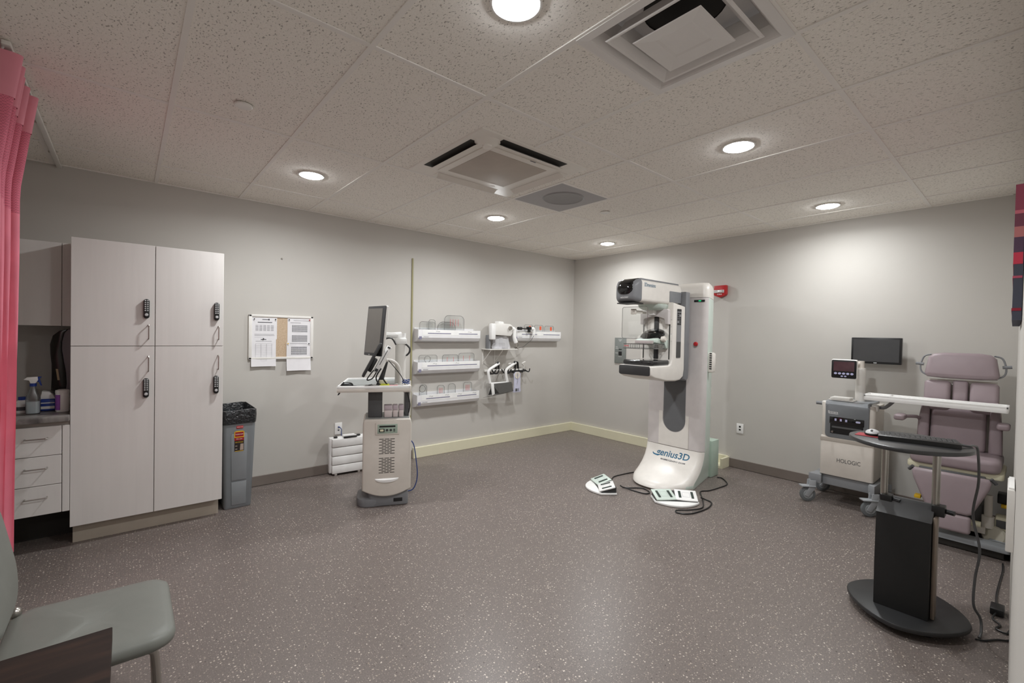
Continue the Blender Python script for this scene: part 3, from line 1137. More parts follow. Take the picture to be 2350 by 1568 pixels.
def shell_outline(y):
    pts = []
    for k in range(n + 1):
        u = -1 + 2 * k / n
        pts.append((W2 * u, 0.128 - 0.062 * (1 - u * u)))
    pts += [(W2, 0.70), (W2 - 0.006, 0.725), (W2 - 0.02, 0.735), (-W2 + 0.02, 0.735), (-W2 + 0.006, 0.725), (-W2, 0.70)]
    return pts


m.prism(shell_outline(0), 'y', -0.03, 0.33, 0.012, 3)
body = t.part('body_shell', m, M_OFFW)
m = MB()
m.prism([(-0.10, 0.70), (0.10, 0.70), (0.10, 0.705), (0.07, 0.717), (0.03, 0.722), (-0.03, 0.722), (-0.07, 0.717), (-0.10, 0.705)], 'y', -0.0365, -0.02, 0.004)
m.box(-0.10, 0.10, -0.0365, -0.02, 0.602, 0.703, 0.004)
cp = t.part('control_surround', m, M_OFFW)
m = MB()
m.box(-0.083, 0.083, -0.0385, -0.03, 0.614, 0.694, 0.002)
pn = t.part('control_panel', m, mat('sage_panel', (160, 176, 162), rough=0.4))
m = MB()
m.box(-0.068, 0.065, -0.0395, -0.037, 0.668, 0.682)
t.part('display_slot', m, M_BLACK, parent=pn, smooth=0)
m = MB()
m.box(-0.07, -0.025, -0.0395, -0.037, 0.627, 0.656)
t.part('socket_surround', m, M_BLACK, parent=pn, smooth=0)
m = MB()
m.box(-0.062, -0.033, -0.041, -0.037, 0.633, 0.651, 0.001)
t.part('power_socket', m, M_CREAM, parent=pn, smooth=0)
for x in (-0.004, 0.027):
    m = MB()
    m.lathe([(0.0, 0.004), (0.008, 0.004), (0.011, 0.0)], (x, -0.038, 0.643), (0, -1, 0), 16)
    t.part('round_port', m, M_DDGREY, parent=pn)
m = MB()
m.box(0.048, 0.063, -0.0395, -0.037, 0.644, 0.652)
m.box(0.048, 0.063, -0.0395, -0.037, 0.631, 0.638)
t.part('small_ports', m, M_BLACK, parent=pn, smooth=0)
m = MB()
for zb in (0.44, 0.275):
    for r in range(11):
        z = zb + 0.0125 * r
        if r % 2 == 0:
            segs = ((-0.068, -0.030), (-0.022, 0.016), (0.024, 0.062))
        else:
            segs = ((-0.045, -0.008), (0.0, 0.038))
        for a, b in segs:
            m.box(a, b, -0.0312, -0.0295, z - 0.0026, z + 0.0026)
t.part('vent_slots', m, M_DARK, smooth=0)
m = MB()
k = 12
m.loft([[(-0.1 * math.cos(PI * i / k), -0.0305 - dy * math.sin(PI * i / k), 0.225 - dz * math.sin(PI * i / k)) for i in range(k + 1)]
        for dy, dz in ((0.0, 0.0), (0.012, 0.012), (0.010, 0.034), (0.0, 0.038))], caps=False, closed=False)
t.part('pull_lip', m, M_WHITE2)
m = MB()
m.box(-0.185, 0.185, 0.0, 0.32, 0.734, 0.738)
t.part('deck', m, mat('deck_grey', (140, 142, 140), rough=0.4))
m = MB()
m.box(-0.165, -0.045, 0.06, 0.24, 0.766, 1.01, 0.01)
m.box(-0.108, -0.104, 0.0585, 0.062, 0.766, 1.0)
t.part('lift_column', m, M_DGREY)
m = MB()
m.box(0.15, 0.185, 0.1, 0.30, 0.766, 1.0, 0.004)
t.part('rear_post', m, M_DGREY)
m = MB()
m.box(0.187, 0.2, 0.092, 0.12, 0.766, 1.08, 0.003)
t.part('edge_rail', m, M_WHITE)
# tray
RAISED = ('body_shell', 'control_surround', 'control_panel', 'display_slot', 'socket_surround', 'power_socket', 'round_port', 'small_ports', 'vent_slots', 'pull_lip', 'deck')
for o_ in KIDS(t.o):
    for q_ in [o_] + KIDS(o_):
        if q_.name.split('.')[0] in RAISED:
            q_.data.transform(Matrix.Translation((0, 0, 0.028)))
TZ = 1.057
m = MB()
m.prism([(-0.41, -0.065), (0.18, -0.065), (0.18, 0.64), (-0.37, 0.64)], 'z', TZ - 0.055, TZ - 0.02, 0.004)
tr = t.part('work_tray', m, M_OFFW)
m = MB()
for a in ((-0.41, 0.18, -0.065, -0.052), (-0.37, 0.18, 0.627, 0.64), (0.167, 0.18, -0.065, 0.64)):
    m.box(*a, TZ - 0.03, TZ, 0.004)
m.prism([(-0.41, -0.065), (-0.397, -0.065), (-0.357, 0.64), (-0.37, 0.64)], 'z', TZ - 0.03, TZ, 0.004)
t.part('tray_rim', m, M_WHITE2, parent=tr)
m = MB()
m.prism([(-0.398, -0.053), (0.168, -0.053), (0.168, 0.628), (-0.36, 0.628)], 'z', TZ - 0.0205, TZ - 0.014)
t.part('tray_mat', m, mat('tray_mat_grey', (138, 142, 141), rough=0.35), parent=tr, smooth=0)
m = MB()
m.prism([(-0.395, TZ - 0.054), (-0.38, TZ - 0.054), (-0.395, TZ - 0.076), (-0.407, TZ - 0.078)], 'y', -0.05, 0.0)
t.part('tray_knob', m, M_BLACK, parent=tr)
m = MB()
m.box(0.125, 0.196, -0.03, 0.09, TZ - 0.065, TZ - 0.004, 0.008)
t.part('clamp_block', m, M_OFFW, parent=tr)
# pole and monitor arm
PX, PY = 0.11, 0.22
m = MB()
m.cyl((PX, PY, TZ - 0.03), (PX, PY, 1.41), 0.048, n=32)
pole = t.part('pole', m, M_WHITE)
m = MB()
m.box(PX - 0.055, PX + 0.05, PY - 0.055, PY + 0.055, 1.405, 1.462, 0.01)
t.part('pole_collar', m, M_WHITE2, parent=pole)
m = MB()
m.cyl((PX, PY, 1.455), (PX, PY, 1.505), 0.046, n=28)
t.part('pole_cap', m, M_WHITE2, parent=pole)
m = MB()
m.tube([(PX, PY, 1.49), (PX - 0.09, PY - 0.03, 1.485), (PX - 0.165, PY - 0.06, 1.49)], 0.027, 10, 2)
t.part('monitor_arm', m, M_WHITE2)
m = MB()
m.box(PX - 0.182, PX - 0.165, PY - 0.12, PY + 0.01, 1.44, 1.55, 0.004)
t.part('mount_plate', m, M_DGREY)


# tall monitor faces the operator side (world -x), leaning slightly
def LW_(p):
    return p


R24 = Matrix.Rotation(-WR, 4, 'Z')          # undo the workstation turn so the screen squares with the room
MON = Matrix.Translation((-0.115, 0.115, 1.522)) @ R24 @ Matrix.Rotation(math.radians(6), 4, 'Z') @ Matrix.Rotation(math.radians(5), 4, 'Y')
m = MB()
m.box(0.0, 0.03, -0.15, 0.15, -0.222, 0.222, 0.012, 3, M=MON)
mon = t.part('monitor', m, M_WHITE)
m = MB()
m.box(-0.008, 0.006, -0.148, 0.148, -0.22, 0.22, 0.008, 3, M=MON)
t.part('bezel', m, M_DDGREY, parent=mon)
m = MB()
m.box(-0.0095, -0.006, -0.108, 0.132, -0.195, 0.197, M=MON)
t.part('screen', m, M_LSCREEN, parent=mon, smooth=0)
m = MB()
m.box(-0.0095, -0.007, 0.045, 0.06, -0.2145, -0.209, M=MON)
t.part('status_light', m, M_KEY, parent=mon, smooth=0)
# touch screen on its bowed arm, seen almost edge-on
TAB = Matrix.Translation((-0.125, 0.02, 1.27)) @ Matrix.Rotation(math.radians(27), 4, 'Y')
m = MB()
m.box(-0.024, 0.0, -0.10, 0.11, -0.16, 0.16, 0.008, 3, M=TAB)
tab = t.part('touch_screen', m, M_DDGREY)
m = MB()
m.box(-0.026, -0.022, -0.085, 0.095, -0.14, 0.14, M=TAB)
t.part('screen', m, M_BLACKG, parent=tab, smooth=0)
m = MB()
m.box(0.0, 0.03, -0.07, 0.08, -0.10, 0.02, 0.006, M=TAB)
t.part('connector_block', m, M_BLACK, parent=tab)
BRK = Matrix.Translation((-0.045, 0.02, 1.285)) @ Matrix.Rotation(math.radians(27), 4, 'Y')
m = MB()
m.box(-0.022, 0.022, -0.04, 0.05, -0.135, 0.115, 0.006, M=BRK)
br = t.part('touch_bracket', m, M_WHITE2)
m = MB()
m.box(-0.012, 0.012, -0.043, -0.038, 0.098, 0.113, M=BRK)
m.box(-0.016, 0.010, -0.043, -0.038, -0.125, -0.10, M=BRK)
m.box(-0.003, 0.002, -0.042, -0.039, -0.06, 0.08, M=BRK)
t.part('bracket_slots', m, M_DDGREY, parent=br, smooth=0)
m = MB()
m.tube([(-0.02, 0.02, 1.27), (0.03, 0.03, 1.262), (0.075, 0.06, 1.225), (0.10, 0.09, 1.15), (0.105, 0.10, TZ - 0.02)], 0.015, 12, 8)
t.part('bowed_arm', m, M_WHITE)
m = MB()
m.cyl((0.105, 0.10, TZ - 0.016), (0.105, 0.10, TZ - 0.006), 0.05, n=28)
t.part('arm_foot', m, M_WHITE)
m = MB()
m.prism([(-0.02, 1.24), (0.005, 1.27), (-0.045, TZ - 0.012), (-0.10, TZ - 0.012)], 'y', 0.13, 0.16, 0.003)
t.part('rear_stay', m, M_DDGREY)
m = MB()
m.tube([(-0.06, -0.02, 1.20), (-0.10, -0.03, 1.13), (-0.085, -0.03, 1.08), (-0.05, -0.02, TZ - 0.004)], 0.006)
t.part('screen_cable', m, M_BLACK)
m = MB()
m.tube([(-0.03, -0.01, 1.20), (-0.05, -0.03, 1.14), (-0.03, -0.03, 1.09), (0.0, 0.0, TZ - 0.004)], 0.006)
t.part('screen_cable', m, M_BLACK)
m = MB()
m.tube([(-0.12, -0.06, 1.19), (-0.165, -0.07, 1.13), (-0.17, -0.065, 1.105), (-0.13, -0.06, 1.12), (-0.10, -0.05, 1.17)], 0.005)
t.part('screen_cable', m, M_BLACK)
m = MB()
m.tube([(-0.0, -0.045, 1.27), (0.05, -0.03, 1.21), (0.11, 0.0, 1.13), (0.145, 0.03, TZ - 0.004)], 0.0035)
t.part('screen_cable', m, M_BLACK)
m = MB()
m.tube([(PX - 0.17, PY - 0.10, 1.42), (PX - 0.13, PY - 0.095, 1.455), (PX - 0.08, PY - 0.07, 1.455), (PX - 0.045, PY - 0.062, 1.40)], 0.007)
t.part('monitor_cable', m, M_DDGREY)
m = MB()
m.tube([(PX + 0.04, PY - 0.03, 1.41), (PX + 0.078, PY - 0.03, 1.37), (PX + 0.075, PY - 0.03, 1.33), (PX + 0.05, PY - 0.02, 1.30)], 0.008)
t.part('monitor_cable', m, M_DDGREY)
m = MB()
m.tube([(0.16, 0.04, TZ - 0.07), (0.175, 0.05, 0.95), (0.19, 0.05, 0.87), (0.18, 0.06, 0.80)], 0.005)
t.part('rear_cable', m, M_BLACK)
WM = t.M


def onw(p):
    return WM @ Vector(p)


def wthing(name, label, cat, at):
    q = onw(at)
    return Thing(name, label, cat, q, WR, local=True)


TT = TZ - 0.0135
t = wthing('computer_mouse', 'black computer mouse on the workstation tray', 'mouse', (-0.335, 0.0, TT))
m = MB()
m.loft([[(u * s, v * s, z) for u, v in rrect(-0.052, 0.052, -0.032, 0.032, 0.03)] for s, z in ((0.96, 0.0005), (1.0, 0.008), (0.95, 0.02), (0.78, 0.032), (0.5, 0.038), (0.15, 0.040))])
t.part('shell', m, M_BLACK)
m = MB()
m.cyl((-0.028, -0.003, 0.034), (-0.028, 0.003, 0.034), 0.008, n=14)
t.part('scroll_wheel', m, M_DDGREY)
m = MB()
m.tube([(0.05, 0, 0.01), (0.09, 0.01, 0.004), (0.16, 0.02, 0.004), (0.21, 0.03, 0.004), (0.17, 0.07, 0.004), (0.20, 0.13, 0.004)], 0.0028)
t.part('cable', m, M_BLACK)
t = wthing('sticky_notes', 'yellow pad of sticky notes on the workstation tray', 'notes', (0.0, 0.0, TT))
m = MB()
m.box(-0.07, 0.01, -0.03, 0.04, 0.0, 0.02, 0.001)
t.part('pad', m, mat('sticky_yellow', (205, 210, 60), rough=0.7))
m = MB()
m.box(-0.075, -0.01, 0.045, 0.10, 0.0, 0.045, 0.004)
single('note_dispenser', m, M_CREAM, 'cream note dispenser behind the yellow pad on the workstation tray', 'holder', onw((0.0, 0.02, TT)), WR, local=True)
m = MB()
m.box(-0.006, 0.006, -0.01, 0.01, 0.0, 0.011, 0.003)
m.cyl((0.0, 0.0, 0.006), (-0.07, 0.004, 0.006), 0.005, n=10)
single('highlighter_pen', m, mat('pink_plastic', (226, 70, 88), rough=0.4), 'pink highlighter pen on the workstation tray', 'pen', onw((0.075, 0.0, TT)), WR, local=True)
m = MB()
for k in range(5):
    a0 = k * 0.9
    m.tube([(0.030 * math.cos(a0 + i * 1.05) * (1 + 0.2 * math.sin(k + i)), 0.026 * math.sin(a0 + i * 1.05), 0.006 + 0.007 * k + 0.012 * math.sin(i * 2.0 + k) ** 2) for i in range(6)], 0.0028, closed=True, sub=4)
single('cable_coil', m, M_LBLUE, 'small tangle of blue cable on the workstation tray corner', 'cable', onw((0.15, 0.03, TT + 0.012)), WR, local=True)
M_TAPE = mat('lilac_card', (186, 172, 178), rough=0.45, var=0.05)
for x, w_, lb in ((0.005, 0.066, 'leftmost and widest of the three lilac boxes on the workstation deck'),
                  (0.066, 0.042, 'middle one of the three lilac boxes on the workstation deck'),
                  (0.116, 0.04, 'rightmost of the three lilac boxes on the workstation deck')):
    t = wthing('supply_box', lb, 'box', (x, 0.04, 0.7665))
    t.o['group'] = 'supply boxes on the workstation deck'
    m = MB()
    m.box(-w_ / 2, w_ / 2, 0, 0.09, 0.0, 0.062, 0.006)
    t.part('box_base', m, mat('pale_box', (210, 198, 196), rough=0.4))
    m = MB()
    m.box(-w_ / 2 - 0.001, w_ / 2 + 0.001, -0.001, 0.091, 0.062, 0.104, 0.006)
    t.part('box_lid', m, M_TAPE)
m = MB()
a, b = onw((0.2, 0.25, 0.52)), onw((0.2, 0.25, 0.0))
m.tube([a, a + Vector((0.05, 0.0, -0.06)), (a.x + 0.085, a.y + 0.01, 0.30), (a.x + 0.105, a.y + 0.02, 0.16), (a.x + 0.09, a.y + 0.03, 0.06), (a.x + 0.05, a.y + 0.05, 0.012), (a.x - 0.05, a.y + 0.12, 0.006)], 0.005)
single('network_cable', m, M_LBLUE, 'blue cable looping to the floor at the right of the workstation', 'cable', (b.x, b.y, 0))
# ------------------------------------------------------------------ paddle racks on the left wall
M_RACK = mat('rack_white', (232, 231, 232), rough=0.32)
M_RACK2 = mat('rack_pale_grey', (205, 203, 205), rough=0.35)  # pale grey of the end caps
M_PURP = mat('slate_print', (126, 124, 146), rough=0.6)


def rack(x0, x1, z, label, bars, marks):
    t = Thing('paddle_rack', label, 'rack', ((x0 + x1) / 2, 0, z), group='paddle racks on the left wall')
    m = MB()
    m.box(x0, x1 - 0.04, -0.01, -0.001, z + 0.02, z + 0.175)
    t.part('back_plate', m, M_RACK, smooth=0)
    m = MB()
    m.prism([(-0.001, z), (-0.085, z + 0.018), (-0.108, z + 0.055), (-0.110, z + 0.085), (-0.110, z + 0.152), (-0.106, z + 0.152), (-0.105, z + 0.09), (-0.10, z + 0.06), (-0.08, z + 0.03), (-0.001, z + 0.02)], 'x', x0 + 0.0, x1)
    f = t.part('trough', m, M_RACK, smooth=0)
    m = MB()
    m.box(x0 + 0.055, x1 - 0.01, -0.1115, -0.110, z + 0.088, z + 0.150)
    lab = t.part('label_strip', m, M_WHITE2, smooth=0)
    m = MB()
    for u0, u1 in bars:
        m.box(x0 + (x1 - x0) * u0, x0 + (x1 - x0) * u1, -0.1122, -0.1112, z + 0.102, z + 0.113)
    t.part('printed_bar', m, M_PURP, parent=lab, smooth=0)
    m = MB()
    for u in marks:
        X = x0 + (x1 - x0) * u
        m.tube([(X - 0.012, -0.1118, z + 0.126), (X - 0.006, -0.1118, z + 0.136), (X + 0.006, -0.1118, z + 0.136), (X + 0.012, -0.1118, z + 0.126)], 0.0012, 5, 3)
        m.box(X + 0.018, X + 0.04, -0.1122, -0.1112, z + 0.128, z + 0.132)
    t.part('paddle_icon', m, M_INK, parent=lab, smooth=0)
    t.text('maker_lettering', 'HOLOGIC', (x0 + 0.105, -0.1095, z + 0.066), XB, (0, 0.02, 1), 0.07, 0.011, M_INK, f)
    for nm, X in (('end_cap', x0), ('end_cap', x1)):
        m = MB()
        m.prism([(-0.001, z), (-0.085, z + 0.018), (-0.108, z + 0.055), (-0.110, z + 0.152), (-0.001, z + 0.16)], 'x', X - 0.003, X + 0.003)
        t.part(nm, m, M_RACK2, smooth=0)
    m = MB()
    m.box(x0 + 0.012, x0 + 0.045, -0.112, -0.1, z + 0.035, z + 0.07)
    t.part('corner_mark', m, M_PURP, parent=f, smooth=0)


rack(-2.835, -1.93, 1.40, 'top white paddle rack in the left column of racks', [(0.14, 0.50), (0.63, 0.95)], [0.28, 0.80])
rack(-2.835, -1.93, 1.008, 'middle white paddle rack in the left column of racks', [(0.14, 0.95)], [0.24, 0.60])
rack(-2.835, -1.93, 0.615, 'bottom white paddle rack in the left column of racks', [(0.13, 0.50), (0.62, 0.95)], [0.19, 0.44, 0.65, 0.90])
rack(-1.33, -0.40, 1.412, 'white paddle rack nearest the room corner with orange tagged paddles', [(0.14, 0.46), (0.60, 0.97)], [])

M_REDP = mat('red_grid_print', (206, 84, 88), rough=0.6)


def paddle(x0, x1, z0, z1, label, y=-0.06, r=0.03, depth=0.035, rows=0, ring_=False, lean=0.0, tagc=None):
    """A clear compression paddle standing in a rack: face sheet, rim walls, edge bead."""
    t = Thing('compression_paddle', label, 'paddle', ((x0 + x1) / 2, y, z0), group='clear compression paddles in the racks')
    out = rrect(x0, x1, z0, z1, r)
    m = MB()
    m.prism(out, 'y', y - depth, y - depth + 0.003)
    t.part('face_sheet', m, M_CLEAR)
    m = MB()
    m.loft([[(u, y - depth, v) for u, v in out], [(u, y, v) for u, v in out]], caps=False)
    t.part('rim_wall', m, M_CLEAR)
    m = MB()
    m.tube([(u, y - depth, v) for u, v in out], 0.0022, 5, 1, closed=True)
    t.part('edge_bead', m, M_CLEAR2)
    if rows:
        m = MB()
        for k in range(rows):
            X = x0 + (x1 - x0) * (0.3 + 0.4 * k / max(1, rows - 1))
            m.box(X - 0.0022, X + 0.0022, y - depth - 0.0006, y - depth, z0 + (z1 - z0) * 0.55, z0 + (z1 - z0) * 0.85)
        t.part('red_scale', m, M_REDP, smooth=0)
    if ring_:
        m = MB()
        cx_, cz_ = (x0 + x1) / 2 - 0.01, z1 - 0.05
        m.tube([(cx_ + 0.04 * math.cos(a), y - depth, cz_ + 0.04 * math.sin(a)) for a in [2 * PI * k / 14 for k in range(14)]], 0.0025, 5, 2, closed=True)
        t.part('round_window', m, M_CLEAR2)
    if tagc:
        m = MB()
        m.box(x1 - 0.075, x1 - 0.04, y - depth - 0.001, y - depth, z1 - 0.07, z1 - 0.015)
        t.part('orange_tag', m, tagc, smooth=0)
    m = MB()
    m.box((x0 + x1) / 2 - 0.04, (x0 + x1) / 2 + 0.04, y - 0.004, y + 0.012, z0 + 0.01, z0 + 0.05, 0.003)
    t.part('mount_clip', m, M_CLEAR2)
    return t


paddle(-2.81, -2.60, 1.44, 1.645, 'wide low clear paddle at the left end of the top rack', rows=0)
paddle(-2.66, -2.57, 1.44, 1.675, 'narrow tall clear paddle beside the left end of the top rack', y=-0.02, depth=0.025)
paddle(-2.47, -2.18, 1.44, 1.735, 'tallest clear paddle with red markings in the top rack', r=0.06, rows=4)
paddle(-2.53, -2.27, 1.44, 1.655, 'rounded clear paddle behind the tallest one in the top rack', y=-0.015, depth=0.02, r=0.08)
paddle(-2.815, -2.565, 1.05, 1.245, 'clear paddle with round window in the middle rack', ring_=True)
paddle(-2.49, -2.26, 1.05, 1.245, 'middle clear paddle in the middle rack', rows=2)
paddle(-2.25, -2.01, 1.05, 1.262, 'clear paddle at the right end of the middle rack', rows=2)
paddle(-2.80, -2.70, 0.655, 0.892, 'clear paddle at the left end of the bottom rack', r=0.04, ring_=True)
paddle(-2.555, -2.455, 0.655, 0.87, 'second clear paddle from the left in the bottom rack', rows=3)
paddle(-2.40, -2.29, 0.655, 0.882, 'third clear paddle from the left in the bottom rack', r=0.045)
paddle(-2.17, -2.04, 0.655, 0.888, 'clear paddle at the right end of the bottom rack', rows=4)
M_OR = mat('orange_tag', (232, 92, 52), rough=0.5)
paddle(-1.14, -0.975, 1.45, 1.658, 'left one of three orange tagged paddles near the corner', tagc=M_OR)
paddle(-0.945, -0.765, 1.45, 1.656, 'middle one of three orange tagged paddles near the corner', tagc=M_OR)
paddle(-0.735, -0.545, 1.45, 1.652, 'right one of three orange tagged paddles near the corner', tagc=M_OR)

# ------------------------------------------------------------------ shelf and hooks with biopsy accessories
t = Thing('wire_shelf', 'small white wall shelf under the plastic bag and biopsy holder', 'shelf', (-1.56, -0.08, 1.28))
m = MB()
m.box(-1.83, -1.35, -0.20, -0.002, 1.303, 1.315, 0.004)
t.part('shelf_plate', m, M_WHITE)
for x in (-1.80, -1.60):
    m = MB()
    m.tube([(x, -0.004, 1.10), (x, -0.004, 1.30)], 0.006, 6, 1)
    m.tube([(x, -0.006, 1.13), (x, -0.185, 1.305)], 0.005, 6, 1)
    t.part('bracket', m, M_WHITE)
t = Thing('biopsy_holder', 'white biopsy attachment with block body standing on the wall shelf', 'holder', (-1.60, -0.1, 1.316))
m = MB()
m.prism([(-1.74, 1.505), (-1.45, 1.49), (-1.42, 1.53), (-1.42, 1.635), (-1.46, 1.655), (-1.60, 1.66), (-1.74, 1.65)], 'y', -0.17, -0.03, 0.012)
t.part('body_block', m, M_WHITE)
m = MB()
m.prism([(-1.66, 1.655), (-1.56, 1.655), (-1.57, 1.685), (-1.65, 1.69)], 'y', -0.15, -0.06, 0.01)
t.part('top_grip', m, M_WHITE2)
m = MB()
m.box(-1.80, -1.73, -0.19, -0.12, 1.44, 1.655, 0.012)
t.part('side_rail', m, M_WHITE2)
m = MB()
m.box(-1.79, -1.76, -0.12, -0.04, 1.316, 1.50, 0.005)
t.part('rear_leg', m, M_GREY)
m = MB()
m.tube([(-1.42, -0.12, 1.60), (-1.36, -0.13, 1.58), (-1.365, -0.14, 1.48), (-1.34, -0.15, 1.40)], 0.028, 10, 5)
t.part('curved_arm', m, M_WHITE2)
m = MB()
m.lathe([(0, 0.03), (0.022, 0.03), (0.026, 0.02), (0.026, 0)], (-1.475, -0.17, 1.60), (0, -1, 0), 18)
t.part('clamp_knob', m, M_CHROME)
m = MB()
m.tube([(-1.325, -0.15, 1.43), (-1.35, -0.165, 1.38), (-1.33, -0.165, 1.345), (-1.30, -0.16, 1.375), (-1.325, -0.15, 1.43)], 0.007, 6, 4)
m.tube([(-1.365, -0.15, 1.335), (-1.30, -0.15, 1.325)], 0.009, 6, 1)
t.part('end_hook', m, M_CHROME)
m = MB()
m.cyl((-1.30, -0.14, 1.60), (-1.235, -0.14, 1.602), 0.022, n=14)
m.cyl((-1.235, -0.14, 1.602), (-1.10, -0.14, 1.595), 0.008, n=10)
m.box(-1.12, -1.065, -0.17, -0.11, 1.60, 1.63, 0.008)
m.box(-1.105, -1.075, -0.16, -0.12, 1.55, 1.60, 0.006)
t.part('black_boom', m, M_BLACK)
m = MB()
m.tube([(-1.06, -0.15, 1.60), (-1.015, -0.155, 1.60), (-1.01, -0.155, 1.55), (-1.015, -0.155, 1.515)], 0.022, 10, 4)
t.part('probe_head', m, M_WHITE2)
m = MB()
m.tube([(-1.015, -0.155, 1.50), (-1.05, -0.15, 1.44), (-1.12, -0.14, 1.39), (-1.2, -0.13, 1.34), (-1.33, -0.12, 1.318)], 0.003)
t.part('probe_cable', m, M_DDGREY)
t = Thing('plastic_bag', 'crumpled clear plastic bag on the wall shelf', 'bag', (-1.57, -0.1, 1.316))
m = MB()
random.seed(11)
lp = []
for i, (z, w_, d_) in enumerate(((1.317, 0.15, 0.06), (1.34, 0.155, 0.065), (1.40, 0.135, 0.055), (1.46, 0.12, 0.04), (1.485, 0.10, 0.025))):
    lp.append([(-1.57 + w_ * math.cos(a) * (1 + random.uniform(-.1, .1)), -0.10 + d_ * math.sin(a) * (1 + random.uniform(-.3, .3)), z + random.uniform(-.004, .004) * (i > 0)) for a in [2 * PI * k / 18 for k in range(18)]])
m.loft(lp)
t.part('bag_film', m, M_BAG, smooth=12)
m = MB()
m.prism([(-1.70, 1.32), (-1.46, 1.32), (-1.49, 1.345), (-1.60, 1.36), (-1.68, 1.345)], 'y', -0.13, -0.08, 0.005)
t.part('bag_contents', m, mat('lilac_white', (206, 202, 212), rough=0.5))

t = Thing('hook_rail', 'white hook rail with black prongs under the wall shelf', 'hook rail', (-1.55, -0.02, 1.0))
m = MB()
m.box(-1.78, -1.42, -0.03, -0.002, 1.00, 1.03, 0.004)
t.part('rail', m, M_WHITE)
for x in (-1.72, -1.66, -1.49, -1.44):
    m = MB()
    m.tube([(x, -0.03, 1.025), (x - 0.01, -0.09, 0.985), (x + 0.02, -0.12, 0.985), (x + 0.045, -0.125, 1.03)], 0.009, 8, 4)
    t.part('hook', m, M_BLACK)
m = MB()
m.tube([(-1.585, -0.02, 1.01), (-1.58, -0.02, 1.09), (-1.56, -0.02, 1.105), (-1.54, -0.02, 1.09), (-1.535, -0.02, 1.01)], 0.012, 8, 4)
t.part('black_clip', m, M_BLACK)
t = Thing('face_shield', 'dark grey face shield panel on white angled arms hanging from the hook rail', 'shield', (-1.6, -0.12, 0.68))
for dx in (0.0, 0.30):
    m = MB()
    m.tube([(-1.60 + dx, -0.10, 1.115), (-1.70 + dx, -0.135, 1.085), (-1.80 + dx * 1.02, -0.14, 1.03), (-1.80 + dx, -0.14, 0.96), (-1.775 + dx, -0.14, 0.86)], 0.019, 8, 5)
    t.part('white_arm', m, M_WHITE2)
    m = MB()
    m.cyl((-1.645 + dx, -0.12, 1.115), (-1.625 + dx, -0.12, 1.14), 0.012, n=12)
    m.cyl((-1.78 + dx, -0.165, 0.985), (-1.78 + dx, -0.15, 0.985), 0.010, n=12)
    t.part('pivot_knob', m, M_BLACK)
m = MB()
m.box(-1.775, -1.46, -0.155, -0.13, 0.845, 0.868, 0.006)
t.part('cross_bar', m, M_WHITE2)
m = MB()
m.prism([(-1.765, 0.85), (-1.43, 0.862), (-1.39, 0.735), (-1.64, 0.715)], 'y', -0.175, -0.165, 0.001)
t.part('shield_panel', m, mat('shield_grey', (92, 91, 89), rough=0.4), smooth=0)
m = MB()
m.loft([[(-1.765, -0.17, 0.85), (-1.69, -0.176, 0.85), (-1.64, -0.176, 0.715), (-1.735, -0.06, 0.69)], [(-1.76, -0.165, 0.85), (-1.69, -0.17, 0.85), (-1.64, -0.17, 0.715), (-1.735, -0.056, 0.69)]])
m.loft([[(-1.64, -0.175, 0.715), (-1.39, -0.175, 0.735), (-1.48, -0.08, 0.695), (-1.82, -0.05, 0.66)], [(-1.64, -0.17, 0.712), (-1.39, -0.17, 0.732), (-1.48, -0.075, 0.692), (-1.82, -0.046, 0.657)]])
t.part('folded_edge', m, M_DGREY, smooth=0)
m = MB()
m.prism([(-1.79, 0.86), (-1.745, 0.86), (-1.725, 0.72), (-1.765, 0.70)], 'y', -0.185, -0.17, 0.003)
t.part('side_plate', m, M_WHITE2)
t = Thing('hook_rail', 'second hook rail with black prongs right of the face shield', 'hook rail', (-1.2, -0.02, 1.0))
m = MB()
m.box(-1.40, -1.10, -0.03, -0.002, 0.995, 1.025, 0.004)
t.part('rail', m, M_WHITE)
m = MB()
m.box(-1.36, -1.05, -0.06, -0.03, 0.985, 1.005, 0.004)
t.part('black_bar', m, M_BLACK)
for x in (-1.345, -1.18, -1.06):
    m = MB()
    m.tube([(x, -0.03, 1.01), (x, -0.09, 0.985), (x + 0.015, -0.11, 0.99), (x + 0.025, -0.112, 1.03)], 0.008, 8, 4)
    t.part('hook', m, M_BLACK)
m = MB()
m.tube([(-1.235, -0.02, 1.005), (-1.225, -0.02, 1.10), (-1.205, -0.02, 1.12), (-1.185, -0.02, 1.10), (-1.175, -0.02, 1.005)], 0.012, 8, 4)
t.part('black_clip', m, M_BLACK)
m = MB()
m.tube([(-1.36, -0.04, 1.0), (-1.365, -0.05, 1.07), (-1.39, -0.06, 1.10), (-1.35, -0.06, 1.105)], 0.012, 8, 4)
m.tube([(-1.09, -0.04, 1.0), (-1.10, -0.05, 1.07), (-1.135, -0.06, 1.10), (-1.08, -0.06, 1.125)], 0.010, 8, 4)
t.part('curved_prong', m, M_WHITE)
t = Thing('hanging_paddle', 'pale lavender plastic paddle hanging under the right hook rail', 'paddle', (-1.265, -0.1, 0.70))
m = MB()
o = [(-1.335, 0.71), (-1.325, 0.70), (-1.205, 0.70), (-1.19, 0.715), (-1.20, 0.77), (-1.205, 0.90), (-1.20, 0.96), (-1.225, 0.985), (-1.265, 0.99), (-1.305, 0.985), (-1.33, 0.96), (-1.32, 0.90), (-1.32, 0.77)]
m.prism(o, 'y', -0.105, -0.095, 0.003)
t.part('paddle_plate', m, mat('lavender_plastic', (200, 200, 220), rough=0.4))
m = MB()
